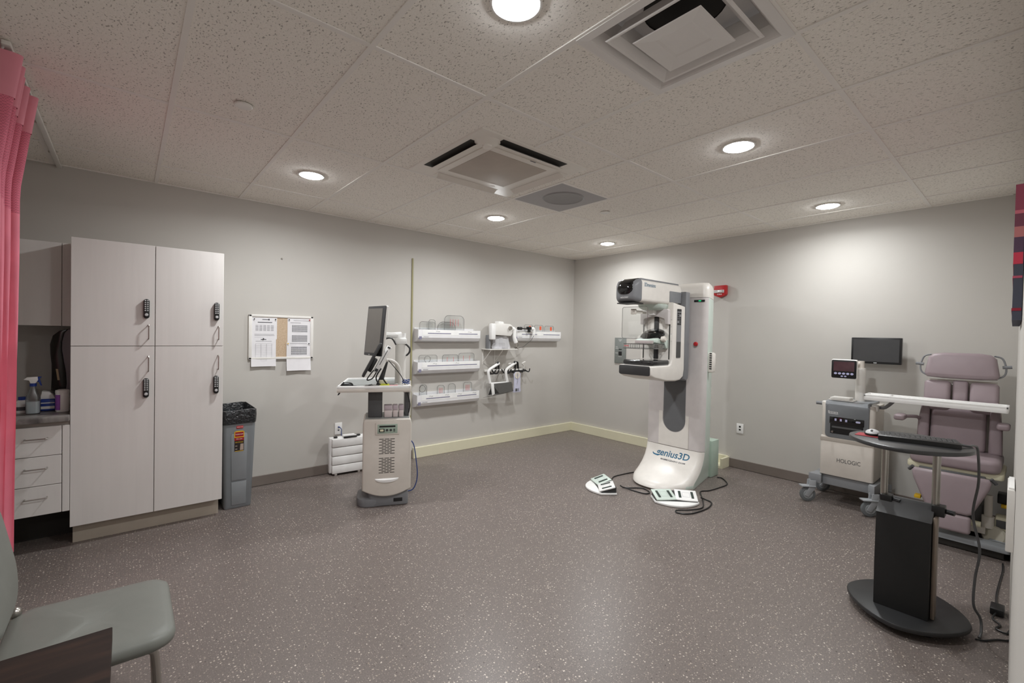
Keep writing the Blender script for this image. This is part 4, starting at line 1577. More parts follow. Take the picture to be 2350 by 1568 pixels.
m.lathe([(0.012, 0.004), (0.048, 0.005), (0.05, 0.0)], (-1.265, -0.105, 0.94), (0, -1, 0), 24)
t.part('round_hub', m, M_OFFW)
m = MB()
m.box(-1.295, -1.258, -0.1065, -0.104, 0.715, 0.755)
m.box(-1.245, -1.235, -0.1065, -0.104, 0.715, 0.755)
t.part('printed_marks', m, M_INK, smooth=0)
m = MB()
m.tube([(-1.265, -0.107, 0.99), (-1.266, -0.112, 0.94), (-1.262, -0.112, 0.86), (-1.272, -0.112, 0.82)], 0.002, 5, 3)
t.part('cord', m, M_GREY)
# ------------------------------------------------------------------ mammography machine
YC = -2.365
M_MW = mat('machine_white', (226, 221, 214), rough=0.36)
M_MW2 = mat('machine_shade', (206, 200, 198), rough=0.4)  # machine white darkened; the column's shade is put into its colour
t = Thing('mammography_machine', 'tall white mammography machine with tube head, clear face shield and flared base', 'x-ray machine', (-1.0, YC, 0))
mach = t


def mint_side(o):
    for p in o.data.polygons:
        if p.normal.y < -0.93 and abs(p.normal.z) < 0.6:
            p.material_index = 1


def wrap_text(name, s, center, width, height, m_, target, parent=None):
    """Lettering printed on a curved surface that faces -x: each vertex is laid onto the surface."""
    from mathutils.bvhtree import BVHTree
    tree = BVHTree.FromPolygons([v.co.copy() for v in target.data.vertices], [list(p.vertices) for p in target.data.polygons])
    mb_ = text_mb(s, center, XR, YR, width, height, bold=0.018) if isinstance(s, str) else s
    bmesh.ops.subdivide_edges(mb_.bm, edges=[e for e in mb_.bm.edges if e.calc_length() > 0.02], cuts=2)
    for v in mb_.bm.verts:
        q = mach.inv @ v.co
        hit = tree.ray_cast(Vector((-3, q.y, q.z)), Vector((1, 0, 0)))
        if hit[0] is not None:
            v.co.x = (mach.M @ hit[0]).x - 0.0012
    return mach.part(name, mb_, m_, parent, smooth=0)


def plan(xf, bulge, w, xr, wr_, z, rc=0.05, YC=-2.351):
    """Plan outline: rear edge at xr (half width wr_), front corners at xf (half width w), bowed front."""
    w, wr_ = w * 0.985, wr_ * 0.78
    pts = [(xr, YC + wr_, z)]
    pts += [(xf + rc, YC + w, z)]
    n = 24
    for k in range(n + 1):
        u = 1 - 2 * k / n
        s = (1 - abs(u) ** 2.6)
        e = min(1.0, (1 - abs(u)) / 0.12)
        rcx = rc * (1 - math.sqrt(max(0, 1 - (1 - e) ** 2)))
        pts.append((xf + rcx * 0.9 - bulge * s, YC + w * u, z))
    pts += [(xf + rc, YC - w, z), (xr, YC - wr_, z)]
    return pts


m = MB()
m.loft([plan(xf, b, w, -0.62, wr_, z) for xf, b, w, wr_, z in
        ((-1.215, 0.255, 0.325, 0.265, 0.003), (-1.225, 0.265, 0.33, 0.27, 0.02), (-1.215, 0.26, 0.33, 0.27, 0.05), (-1.185, 0.225, 0.33, 0.27, 0.075),
         (-1.14, 0.165, 0.332, 0.272, 0.11), (-1.09, 0.10, 0.334, 0.274, 0.16), (-1.05, 0.055, 0.335, 0.275, 0.22), (-1.022, 0.027, 0.336, 0.276, 0.29), (-1.01, 0.016, 0.336, 0.276, 0.352))])
base_sh = t.part('base_shell', m, [M_MW, M_MINT], smooth=50)
mint_side(base_sh)
m = MB()
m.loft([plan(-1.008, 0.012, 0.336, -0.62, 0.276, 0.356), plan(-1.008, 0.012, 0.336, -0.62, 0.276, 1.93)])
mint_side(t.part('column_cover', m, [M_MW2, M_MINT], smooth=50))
m = MB()
m.loft([plan(xf, 0.012, w, -0.62, wr_, z) for xf, w, wr_, z in ((-1.008, 0.336, 0.276, 1.933), (-1.006, 0.336, 0.276, 2.01), (-0.99, 0.33, 0.27, 2.055), (-0.95, 0.30, 0.25, 2.085), (-0.88, 0.25, 0.22, 2.095))])
t.part('column_cap', m, M_MW, smooth=60)
m = MB()
m.box(-0.62, -0.45, YC - 0.225, YC + 0.2, 0.002, 0.40, 0.008)
t.part('rear_cable_box', m, mat('mint_grey', (176, 194, 180), rough=0.45))
# slot with a rounded foot and its cover plate
sl = [(YC - 0.125, 1.9), (YC + 0.125, 1.9)] + [(YC + 0.125 * math.cos(a), 0.64 - 0.125 * math.sin(a)) for a in [PI * k / 16 for k in range(17)]]
m = MB()
m.prism([(YC + 0.175, 0.36), (YC - 0.165, 0.36), (YC - 0.165, 0.70), (YC - 0.132, 0.70)] + [(YC - 0.132 * math.cos(a), 0.64 - 0.132 * math.sin(a)) for a in [PI * k / 16 for k in range(17)]] + [(YC + 0.132, 0.72), (YC + 0.175, 0.72)], 'x', -1.0235, -1.012)
t.part('slot_cover', m, M_MW, smooth=0)
m = MB()
m.prism(sl, 'x', -1.0225, -1.01)
t.part('lift_slot', m, mat('slot_grey', (98, 99, 101), rough=0.5), smooth=0)
m = MB()
m.box(-1.0225, -1.012, YC - 0.30, YC - 0.19, 1.885, 1.905)
st = t.part('status_bar', m, M_BLACK, smooth=0)
m = MB()
m.box(-1.0232, -1.0222, YC - 0.265, YC - 0.238, 1.89, 1.90)
t.part('green_readout', m, mat('green_led', (20, 190, 120), rough=0.4, emit=(20, 200, 120), estr=0.7), parent=st, smooth=0)
m = MB()
m.lathe([(0.0, 0.03), (0.016, 0.03), (0.022, 0.024), (0.022, 0.014), (0.012, 0.012), (0.012, 0)], (-1.016, YC - 0.225, 1.455), (-1, 0, 0), 20)
t.part('emergency_stop', m, M_RED)
m = MB()
m.loft([[(x, y, z) for y, z in rrect(YC - 0.325 - w, YC - 0.27, 1.19, 1.33 + 0.09, 0.05)] for x, w in ((-0.985, 0.0), (-0.93, 0.045), (-0.88, 0.045))]) if False else None
m.box(-0.93, -0.84, YC - 0.352, YC - 0.29, 1.165, 1.37, 0.02)
sp = t.part('side_control', m, M_MW)
m = MB()
for k in range(8):
    m.box(-0.932, -0.929, YC - 0.346, YC - 0.322, 1.20 + 0.022 * k, 1.213 + 0.022 * k)
t.part('side_buttons', m, M_DDGREY, parent=sp, smooth=0)
wrap_text('base_lettering', 'genius3D', (-1.073, YC - 0.015, 0.272), 0.37, 0.082, M_TEAL, base_sh)
wrap_text('base_lettering', 'MAMMOGRAPHY EXAM', (-1.083, YC - 0.04, 0.222), 0.27, 0.014, M_INK, base_sh)
m = MB()
sw = [(YC + 0.215, 0.262), (YC + 0.20, 0.252), (YC + 0.17, 0.248), (YC + 0.135, 0.250), (YC + 0.12, 0.258)]
for (a, b), (c, d) in zip(sw, sw[1:]):
    m.quad((-1.07, a, b - 0.006), (-1.07, c, d - 0.006), (-1.07, c, d + 0.006), (-1.07, a, b + 0.006))
wrap_text('logo_swash', m, None, 0, 0, M_TEAL, base_sh)

# C-arm
A0, A1 = -2.545, -2.185
arm = [(-1.40, 1.86), (-1.17, 1.83), (-1.165, 1.20), (-1.18, 1.125), (-1.24, 1.092), (-1.32, 1.084), (-1.50, 1.092), (-1.70, 1.128), (-1.755, 1.15), (-1.765, 1.165), (-1.765, 1.235), (-1.755, 1.245),
       (-1.45, 1.247), (-1.42, 1.26), (-1.402, 1.30)]
m = MB()
m.prism(arm, 'y', A0, A1, 0.022, 4)
ca = t.part('c_arm', m, M_MW, smooth=40)
m = MB()
m.prism([(-1.17, 1.98), (-1.09, 1.98), (-1.08, 1.20), (-1.09, 1.10), (-1.13, 1.08), (-1.17, 1.10)], 'y', A0 - 0.004, A1 + 0.004, 0.012)
t.part('rotation_plate', m, M_GREY)
m = MB()
m.box(-1.09, -1.0, YC - 0.14, YC + 0.14, 1.15, 1.97, 0.02)
t.part('pivot_block', m, M_DGREY)
m = MB()
m.prism(rrect(A0 + 0.012, A1 - 0.008, 1.152, 1.242, 0.02), 'x', -1.775, -1.755, 0.004)
t.part('detector_front', m, M_DDGREY)
m = MB()
m.prism(rrect(-1.745, -1.43, A0 + 0.005, A1 - 0.02, 0.03), 'z', 1.246, 1.296, 0.018, 5)
t.part('support_plate', m, mat('plate_black', (34, 34, 36), rough=0.1, coat=0.5))
m = MB()
m.box(-1.408, -1.398, YC - 0.027, YC + 0.024, 1.30, 1.80, 0.003)
t.part('centre_rail', m, M_DDGREY)
for y in (A0 + 0.035, A1 - 0.035):
    m = MB()
    m.box(-1.4045, -1.399, y - 0.005, y + 0.005, 1.30, 1.72)
    t.part('side_slot', m, M_BLACK, smooth=0)
m = MB()
m.prism(rrect(-1.335, -1.252, 1.315, 1.80, 0.012), 'y', A0 - 0.003, A0 + 0.002)
pn = t.part('control_strip', m, mat('strip_grey', (128, 128, 130), rough=0.4), smooth=0)
m = MB()
m.box(-1.330, -1.257, A0 - 0.0045, A0 - 0.002, 1.775, 1.798)
for r in range(6):
    for c in range(2):
        if (r, c) in ((1, 0), (4, 1)):
            continue
        m.box(-1.326 + 0.036 * c, -1.297 + 0.036 * c, A0 - 0.0045, A0 - 0.002, 1.642 + 0.021 * r, 1.659 + 0.021 * r)
t.part('strip_buttons', m, M_BLACK, parent=pn, smooth=0)
m = MB()
m.prism([(-1.333, 1.32), (-1.256, 1.32), (-1.256, 1.475), (-1.333, 1.475)], 'y', A0 - 0.0045, A0 - 0.002)
t.part('strip_display', m, mat('strip_dark', (66, 66, 66), rough=0.2), parent=pn, smooth=0)
# tick marks
m = MB()
for z, s in ((1.69, 0.02), (1.62, 0.012), (1.55, 0.02), (1.48, 0.012)):
    m.box(-1.4025, -1.4, A0 + 0.012, A0 + 0.012 + s * 0.6, z - 0.002, z + 0.002)
t.part('height_marks', m, M_LINK, parent=ca, smooth=0)

# tube head
H0, H1 = 1.835, 2.055


def hsec(x, hw, zl, zh, r):
    return [(x, YC + u, z) for u, z in rrect(-hw, hw, zl, zh, r, 8)]


HS = [(-1.952, 0.065, 1.875, 1.975, 0.03), (-1.946, 0.088, 1.86, 1.998, 0.035), (-1.93, 0.108, 1.848, 2.02, 0.04), (-1.905, 0.122, 1.84, 2.038, 0.04), (-1.89, 0.129, 1.836, 2.046, 0.038)]
m = MB()
m.loft([hsec(*a) for a in HS] + [hsec(-1.872, 0.131, 1.835, 2.050, 0.036)])
hf = t.part('head_front', m, M_GREY, smooth=50)
m = MB()
m.loft([hsec(-1.872, 0.133, 1.835, 2.046, 0.036), hsec(-1.40, 0.133, 1.835, 2.046, 0.036), hsec(-1.19, 0.133, 1.86, 2.046, 0.036), hsec(-1.165, 0.125, 1.87, 2.03, 0.04)])
wrap_text('head_lettering', 'HOLOGIC', (-1.968, YC, 1.878), 0.085, 0.014, M_WHITE2, hf)
hd = t.part('tube_head', m, M_MW, smooth=50)
m = MB()
m.prism(rrect(YC - 0.11, YC + 0.11, 2.038, 2.060, 0.01), 'x', -1.86, -1.185, 0.01)
t.part('head_top_strip', m, M_GREY)
m = MB()
m.loft([hsec(x, hw - 0.012, max(zl + 0.048, 1.893), zh + 0.003, min(r + 0.045, 0.072)) for x, hw, zl, zh, r in
        ((-1.958, 0.068, 1.86, 1.978, 0.03), (-1.952, 0.09, 1.86, 2.0, 0.035), (-1.936, 0.112, 1.848, 2.024, 0.04), (-1.91, 0.126, 1.84, 2.042, 0.04), (-1.888, 0.134, 1.836, 2.05, 0.038), (-1.86, 0.118, 1.95, 2.056, 0.038))])
t.part('head_visor', m, M_BLACKG, smooth=60)

t.text('head_lettering', '3Dimensions', (-1.745, YC - 0.134, 2.0), XB, YB, 0.185, 0.036, M_TEAL)
m = MB()
m.prism(rrect(-1.40, -1.17, 1.862, 1.972, 0.01), 'y', YC - 0.137, YC - 0.12, 0.002)
t.part('head_side_panel', m, M_GREY)
m = MB()
m.loft([[(-1.45 + u, YC + v, z) for u, v in rrect(-a, a, -b, b, b * 0.8)] for a, b, z in ((0.17, 0.125, 1.838), (0.15, 0.12, 1.805), (0.10, 0.095, 1.785), (0.05, 0.05, 1.78))])
t.part('head_underside', m, M_MINT, smooth=60)
m = MB()
m.box(-1.94, -1.78, YC - 0.09, YC + 0.09, 1.822, 1.832)
t.part('collimator_plate', m, M_BLACK, smooth=0)

# compression carriage, shield, paddle
m = MB()
arch = [(YC - 0.155, 1.645), (YC - 0.125, 1.645), (YC - 0.115, 1.69)] + [(YC - 0.11 + 0.22 * k / 8, 1.70 + 0.022 * math.sin(PI * k / 8)) for k in range(9)] + [(YC + 0.115, 1.69), (YC + 0.125, 1.645), (YC + 0.155, 1.645), (YC + 0.155, 1.78), (YC + 0.14, 1.795), (YC - 0.14, 1.795), (YC - 0.155, 1.78)]
m.prism(arch, 'x', -1.455, -1.402, 0.006)
t.part('shield_carriage', m, M_MW2)
m = MB()
m.box(-1.51, -1.455, YC - 0.03, YC + 0.045, 1.735, 1.79, 0.004)
t.part('carriage_block', m, M_WHITE2)
m = MB()
m.box(-1.66, -1.50, YC + 0.055, YC + 0.075, 1.748, 1.768)
m.box(-1.78, -1.66, YC - 0.005, YC + 0.02, 1.742, 1.768)
m.box(-1.80, -1.775, YC - 0.015, YC + 0.035, 1.73, 1.78, 0.004)
t.part('shield_bracket', m, M_OFFW)
m = MB()
m.prism(rrect(YC - 0.14, YC + 0.14, 1.50, 1.80, 0.02), 'x', -1.785, -1.781)
fs = t.part('face_shield', m, M_CLEAR, smooth=0)
m = MB()
m.tube([(-1.783, y, z) for y, z in rrect(YC - 0.14, YC + 0.14, 1.50, 1.80, 0.02)], 0.0022, 5, 1, closed=True)
t.part('shield_edge', m, M_CLEAR2, parent=fs)
m = MB()
m.lathe([(0, -0.055), (0.06, -0.052), (0.105, -0.03), (0.12, 0.0), (0.114, 0.022), (0.088, 0.04), (0.0, 0.048)], (-1.465, YC, 1.53), (-0.45, 0, 0.9), 36)
t.part('black_dome', m, M_BLACKG)
m = MB()
m.box(-1.50, -1.40, YC - 0.055, YC + 0.055, 1.55, 1.565, 0.005)
t.part('dome_bridge', m, M_OFFW)
m = MB()
m.prism([(-1.60, 1.465), (-1.40, 1.44), (-1.40, 1.50), (-1.44, 1.515), (-1.56, 1.505), (-1.60, 1.49)], 'y', YC - 0.105, YC + 0.11, 0.01)
t.part('compression_carriage', m, M_MINT)
m = MB()
m.box(-1.625, -1.60, YC - 0.095, YC + 0.10, 1.452, 1.482, 0.004)
t.part('carriage_front', m, mat('rose_grey', (182, 170, 168), rough=0.4))
for s in (-1, 1):
    m = MB()
    m.lathe([(0, 0.05), (0.02, 0.05), (0.028, 0.04), (0.028, 0.015), (0.014, 0.01), (0.014, 0)], (-1.49, YC + 0.105 * s, 1.495), (0, s, 0.15), 20)
    t.part('side_knob', m, M_OFFW)
m = MB()
m.prism([(-1.50, 1.49), (-1.40, 1.49), (-1.40, 1.41), (-1.43, 1.405)], 'y', YC - 0.135, YC - 0.105, 0.005)
t.part('carriage_foot', m, M_MINT)
# clear breast paddle under the carriage
px0, px1, py0, py1, pz0, pz1 = -1.77, -1.45, YC - 0.135, YC + 0.14, 1.405, 1.447
m = MB()
m.box(px0, px1, py0, py1, pz0, pz0 + 0.004)
pd = t.part('breast_paddle', m, M_CLEAR, smooth=0)
m = MB()
o = rrect(px0, px1, py0, py1, 0.03)
m.loft([[(u, v, pz0) for u, v in o], [(u, v, pz1) for u, v in o]], caps=False)
t.part('paddle_wall', m, M_CLEAR, parent=pd)
m = MB()
m.tube([(u, v, pz1) for u, v in o], 0.003, 5, 1, closed=True)
m.tube([(u, v, pz0) for u, v in o], 0.003, 5, 1, closed=True)
t.part('paddle_edge', m, M_CLEAR2, parent=pd)
m = MB()
m.box(px0 - 0.001, px0, YC + 0.065, YC + 0.12, pz0 + 0.018, pz0 + 0.030)
t.part('paddle_label', m, mat('rose_print', (196, 120, 120), rough=0.5), parent=pd, smooth=0)
m = MB()
for k in range(9):
    m.box(px0 + 0.03 + 0.03 * k, px0 + 0.034 + 0.03 * k, py0 - 0.001, py0, pz0 + 0.004, pz1 - 0.004)
for k in range(8):
    m.box(px0 - 0.001, px0, py0 + 0.03 + 0.025 * k, py0 + 0.034 + 0.025 * k, pz0 + 0.004, pz1 - 0.004)
t.part('paddle_ribs', m, M_CLEAR2, parent=pd, smooth=0)

# ------------------------------------------------------------------ grey metal switch plate on the right wall
t = Thing('switch_plate', 'grey metal wall plate with white lettering and black switch left of the machine', 'switch plate', (-0.01, -0.925, 1.13))
m = MB()
m.box(-0.014, -0.001, -1.022, -0.83, 1.13, 1.498, 0.002)
pl = t.part('plate', m, mat('plate_grey', (134, 139, 136), rough=0.4, metal=0.3))
m = MB()
m.box(-0.022, -0.013, -0.958, -0.905, 1.245, 1.30, 0.002)
t.part('rocker_switch', m, M_BLACK)
m = MB()
m.box(-0.018, -0.013, -0.955, -0.905, 1.325, 1.335)
t.part('key_slot', m, M_BLACK, smooth=0)
for s_, y, z, w_ in (('SYSTEM', -0.925, 1.468, 0.06), ('OFF', -0.925, 1.452, 0.035), ('MAIN', -0.868, 1.365, 0.035), ('BREAKER', -0.873, 1.343, 0.05), ('POWER', -0.868, 1.275, 0.045), ('ON / OFF', -0.93, 1.228, 0.055)):
    t.text('plate_lettering', s_, (-0.0145, y, z), XR, YR, w_, 0.013, M_WHITE2, pl)
m = MB()
for y in (-0.875, -0.965):
    m.lathe([(0, 0.002), (0.006, 0.002), (0.007, 0)], (-0.014, y, 1.155), (-1, 0, 0), 12)
    m.lathe([(0, 0.002), (0.004, 0.002), (0.005, 0)], (-0.014, y, 1.485), (-1, 0, 0), 12)
t.part('screws', m, M_CHROME)
# ------------------------------------------------------------------ foot pedals, alarm
def pedal(loc, rz, label, flip):
    t = Thing('foot_pedal', label, 'foot pedal', loc, rz, group='x-ray foot pedals', local=True)
    m = MB()
    arc = [(-0.20, 0.02)] + [(-0.20 + 0.40 * k / 16, -0.02 - 0.105 * math.sin(PI * k / 16) ** 0.8) for k in range(17)] + [(0.20, 0.02), (0.20, 0.13), (0.0, 0.15), (-0.20, 0.13)]
    m.prism(arc, 'z', 0.002, 0.022, 0.006)
    t.part('base', m, M_WHITE2)
    m = MB()
    m.prism([(-0.02, 0.018), (0.125, 0.018), (0.125, 0.075), (0.115, 0.075), (-0.015, 0.03)], 'x', -0.19, 0.19)
    t.part('wedge', m, M_DDGREY, smooth=0)
    for s in (-1, 1):
        a = -0.28 * s
        P = Matrix.Translation((0.1 * s, 0.05, 0.056)) @ Matrix.Rotation(a * 0.55, 4, 'Z') @ Matrix.Rotation(0.30, 4, 'X')
        mint = (s < 0) != flip
        m = MB()
        m.box(-0.096, 0.096, -0.075, 0.08, -0.006, 0.006, 0.004, M=P)
        tp = t.part('tread_plate', m, M_MINT if mint else M_WHITE2)
        for x in (-0.055, 0.055):
            m = MB()
            m.box(x - 0.011, x + 0.011, -0.045, 0.05, 0.006, 0.011, 0.002, M=P)
            t.part('rubber_strip', m, mat('strip_green_black', (44, 56, 50), rough=0.6), parent=tp)
        m = MB()
        for r in gridlines(-0.032, 0.032, -0.03, 0.035, 1, 1, 0.0018):
            m.box(r[0], r[1], r[2], r[3], 0.0062, 0.0068, M=P)
        t.part('printed_icon', m, M_LINK, parent=tp, smooth=0)
    return t


pedal((-1.615, -2.745, 0), math.radians(-44), 'foot pedal directly in front of the mammography machine base', False)
pedal((-1.875, -2.055, 0), math.radians(-127), 'foot pedal standing apart left of the mammography machine base', False)
m = MB()
m.tube([(-1.60, -1.98, 0.03), (-1.55, -1.97, 0.008), (-1.45, -1.93, 0.006), (-1.30, -1.94, 0.006), (-1.14, -1.97, 0.006), (-1.02, -2.03, 0.006)], 0.006)
single('pedal_cord', m, M_BLACK, 'black cord running from the left pedal behind the machine base', 'cord', (-1.3, -1.95, 0))
m = MB()
m.tube([(-1.70, -2.19, 0.03), (-1.665, -2.205, 0.008), (-1.62, -2.25, 0.006), (-1.53, -2.33, 0.006), (-1.57, -2.44, 0.006), (-1.64, -2.44, 0.006), (-1.66, -2.33, 0.006), (-1.68, -2.23, 0.016)], 0.006)
single('pedal_cord', m, M_BLACK, 'black cord looped on the floor between the two foot pedals', 'cord', (-1.6, -2.3, 0))
m = MB()
m.tube([(-1.38, -2.86, 0.03), (-1.33, -2.87, 0.01), (-1.36, -2.95, 0.006), (-1.52, -2.99, 0.006), (-1.72, -2.97, 0.006), (-1.80, -2.93, 0.006), (-1.83, -2.87, 0.006), (-1.79, -2.85, 0.010), (-1.70, -2.92, 0.012), (-1.55, -2.955, 0.006), (-1.42, -2.90, 0.006), (-1.30, -2.83, 0.006), (-1.15, -2.74, 0.006), (-1.05, -2.78, 0.006), (-0.88, -2.80, 0.006), (-0.70, -2.80, 0.006), (-0.55, -2.68, 0.006), (-0.56, -2.63, 0.006)], 0.006)
single('pedal_cord', m, M_BLACK, 'black cord looping in front of and right of the machine base', 'cord', (-1.3, -2.85, 0))

t = Thing('fire_alarm', 'red wall fire alarm strobe right of the machine column', 'fire alarm', (-0.02, -2.37, 2.0))
m = MB()
m.prism([(-2.30, 2.15), (-2.44, 2.152), (-2.442, 2.045), (-2.43, 2.03), (-2.37, 2.008), (-2.31, 2.03), (-2.298, 2.045)], 'x', -0.06, -0.001, 0.004)
t.part('housing', m, M_RED)
m = MB()
m.box(-0.072, -0.058, -2.425, -2.305, 2.062, 2.098, 0.005)
t.part('strobe_lens', m, mat('strobe_chrome', (226, 226, 226), rough=0.15, metal=0.6, var=0.25, scale=110))
t.text('alarm_lettering', 'FIRE', (-0.0605, -2.37, 2.045), XR, YR, 0.055, 0.014, M_WHITE2)

# ------------------------------------------------------------------ biopsy cart
t = Thing('biopsy_cart', 'white and grey biopsy console cart on grey casters with small screen', 'medical cart', (-0.33, -3.755, 0))
Y0, Y1 = -3.958, -3.556
m = MB()
m.prism(rrect(-0.50, -0.12, Y0, Y1, 0.02), 'z', 0.275, 0.635, 0.006)
t.part('lower_cover', m, M_OFFW)
m = MB()
m.prism(rrect(-0.49, -0.12, Y0 + 0.002, Y1 - 0.002, 0.03), 'z', 0.635, 0.945, 0.008)
t.part('upper_body', m, M_OFFW)
m = MB()
m.prism([(-0.505, 0.622), (-0.505, 0.60), (-0.5, 0.585), (-0.49, 0.62)], 'y', Y0, Y1, 0.003)
t.part('door_lip', m, mat('lip_beige', (190, 182, 172), rough=0.4))
m = MB()
m.prism([(u, v) for u, v in rrect(Y0 + 0.042, Y1 - 0.035, 0.625, 0.935, 0.035)], 'x', -0.505, -0.485, 0.006)
fp = t.part('front_fascia', m, mat('fascia_grey', (116, 119, 122), rough=0.36))
m = MB()
m.prism([(-0.495, 0.90), (-0.50, 0.93), (-0.485, 0.955), (-0.45, 0.965), (-0.13, 0.965), (-0.13, 0.90)], 'y', Y0 + 0.04, Y1 - 0.032, 0.004)
t.part('top_hood', m, mat('hood_grey', (138, 141, 145), rough=0.3))
m = MB()
m.box(-0.507, -0.50, Y0 + 0.08, Y1 - 0.075, 0.665, 0.815, 0.004)
bay = t.part('filter_bay', m, M_BLACK)
m = MB()
m.box(-0.512, -0.505, Y0 + 0.075, Y1 - 0.07, 0.757, 0.82, 0.003)
t.part('bay_panel', m, M_BLACKG, parent=bay)
m = MB()
for k in range(3):
    m = MB()
    m.box(-0.5135, -0.511, Y1 - 0.125 - 0.04 * k, Y1 - 0.11 - 0.04 * k, 0.785, 0.806)
    t.part('panel_key', m, MATS['key_lilac'] if 'key_lilac' in MATS else mat('key_lilac', (186, 186, 220), rough=0.4), parent=bay, smooth=0)
m = MB()
m.prism(rrect(Y0 + 0.10, Y0 + 0.135, 0.787, 0.803, 0.008), 'x', -0.514, -0.511)
t.part('oval_button', m, mat('button_lilac', (196, 196, 226), rough=0.4), parent=bay, smooth=0)
m = MB()
m.prism(rrect(Y0 + 0.09, Y1 - 0.09, 0.72, 0.735, 0.006), 'x', -0.515, -0.50)
t.part('tray_bar', m, M_DGREY, parent=bay)
for y in (Y1 - 0.095, Y0 + 0.10):
    m = MB()
    m.lathe([(0, 0.016), (0.008, 0.016), (0.012, 0.008), (0.012, 0)], (-0.506, y, 0.682), (-1, 0, 0), 16)
    t.part('thumb_screw', m, M_CHROME, parent=bay)
t.text('fascia_lettering', 'Brevera', (-0.5055, Y1 - 0.095, 0.862), XR, YR, 0.075, 0.02, M_WHITE2, fp)
m = MB()
m.box(-0.5065, -0.505, Y1 - 0.135, Y1 - 0.06, 0.845, 0.848)
t.part('fascia_underline', m, M_WHITE2, parent=fp, smooth=0)
t.text('cart_lettering', 'HOLOGIC', (-0.5008, (Y0 + Y1) / 2 - 0.02, 0.425), XR, YR, 0.175, 0.036, M_DGREY)
m = MB()
m.tube([(-0.44, Y1 - 0.02, 0.925), (-0.44, Y1 + 0.055, 0.925)], 0.016, 12, 1)
t.part('push_handle', m, M_GREY)
m = MB()
m.box(-0.47, -0.41, Y1 - 0.03, Y1 + 0.006, 0.90, 0.952, 0.012)
t.part('handle_mount', m, M_WHITE)
m = MB()
m.box(-0.47, -0.41, Y0 - 0.012, Y0 + 0.04, 0.90, 0.96, 0.012)
t.part('handle_mount', m, M_WHITE)
m = MB()
m.box(-0.47, -0.14, Y0 + 0.02, Y1 - 0.02, 0.175, 0.277, 0.006)
m.prism([(-0.52, Y1 + 0.08), (-0.52, Y1 - 0.02), (-0.14, Y1 - 0.02), (-0.10, Y1 + 0.08), (-0.2, Y1 + 0.06), (-0.42, Y1 + 0.06)], 'z', 0.18, 0.268, 0.008)
m.prism([(-0.52, Y0 + 0.03), (-0.56, Y0 - 0.02), (-0.42, Y0 - 0.03), (-0.2, Y0 - 0.03), (-0.10, Y0 - 0.04), (-0.14, Y0 + 0.02)], 'z', 0.18, 0.268, 0.008)
t.part('chassis', m, mat('chassis_grey', (140, 142, 145), rough=0.38))
for x, y in ((-0.555, Y1 + 0.075), (-0.555, Y0 + 0.01), (-0.10, Y1 + 0.075), (-0.12, Y0 - 0.0)):
    a = -0.85
    C = Matrix.Translation((x, y, 0)) @ Matrix.Rotation(a, 4, 'Z') @ Matrix.Scale(1.1, 4)
    m = MB()
    m.lathe([(0, -0.014), (0.05, -0.014), (0.06, -0.01), (0.0615, 0.0), (0.06, 0.01), (0.05, 0.014), (0, 0.014)], (0, 0, 0.062), (0, 1, 0), 30, M=C)
    w_ = t.part('caster', m, mat('tyre_grey', (112, 116, 118), rough=0.55))
    m = MB()
    m.lathe([(0, -0.017), (0.036, -0.016), (0.04, -0.012), (0.04, 0.012), (0.036, 0.016), (0, 0.017)], (0, 0, 0.062), (0, 1, 0), 24, M=C)
    t.part('hub', m, mat('hub_grey', (150, 154, 156), rough=0.4), parent=w_)
    m = MB()
    for s in (-1, 1):
        m.prism([(-0.03, 0.055), (0.0, 0.04), (0.055, 0.12), (0.055, 0.185), (0.005, 0.185), (0.0, 0.12)], 'y', 0.016 * s, 0.023 * s, 0.002, M=C)
    m.box(-0.06, 0.055, -0.03, 0.03, 0.126, 0.138, 0.004, M=C)
    t.part('fork', m, mat('fork_grey', (162, 165, 168), rough=0.4), parent=w_)
m = MB()
m.cyl((-0.30, -3.805, 0.965), (-0.30, -3.805, 1.27), 0.038, n=24)
co_ = t.part('screen_column', m, M_WHITE)
m = MB()
m.cyl((-0.30, -3.805, 1.27), (-0.30, -3.805, 1.335), 0.026, n=20)
t.part('column_neck', m, M_OFFW, parent=co_)
m = MB()
m.tube([(-0.30, -3.80, 1.315), (-0.38, -3.76, 1.29), (-0.47, -3.73, 1.27)], 0.018, 10, 3)
t.part('screen_arm', m, M_OFFW)
SM = Matrix.Translation((-0.49, -3.722, 1.262)) @ Matrix.Rotation(math.radians(-2), 4, 'Z')
m = MB()
m.box(-0.012, 0.022, -0.098, 0.098, -0.086, 0.088, 0.012, 3, M=SM)
sc = t.part('touch_monitor', m, M_WHITE)
m = MB()
m.prism(rrect(-0.094, 0.094, -0.084, 0.080, 0.012), 'x', -0.0155, -0.010, 0.001, M=SM)
t.part('bezel', m, M_BLACK, parent=sc)
m = MB()
m.box(-0.0168, -0.0150, -0.078, 0.078, -0.020, 0.066, M=SM)
t.part('screen', m, mat('screen_plum', (84, 62, 66), rough=0.18, var=0.25, scale=9), parent=sc, smooth=0)
m = MB()
for k in range(5):
    m.lathe([(0, 0.002), (0.012, 0.002), (0.0125, 0)], (-0.0155, -0.062 + 0.031 * k, -0.042), (-1, 0, 0), 16, sy=0.8, M=SM)
for k in range(2):
    m.lathe([(0, 0.002), (0.009, 0.002), (0.0095, 0)], (-0.0155, -0.013 + 0.026 * k, -0.066), (-1, 0, 0), 16, sy=0.7, M=SM)
t.part('soft_keys', m, mat('key_lilac', (186, 186, 220), rough=0.4), parent=sc)
m = MB()
m.box(-0.46, -0.30, -3.79, -3.60, 0.966, 0.972, 0.001)
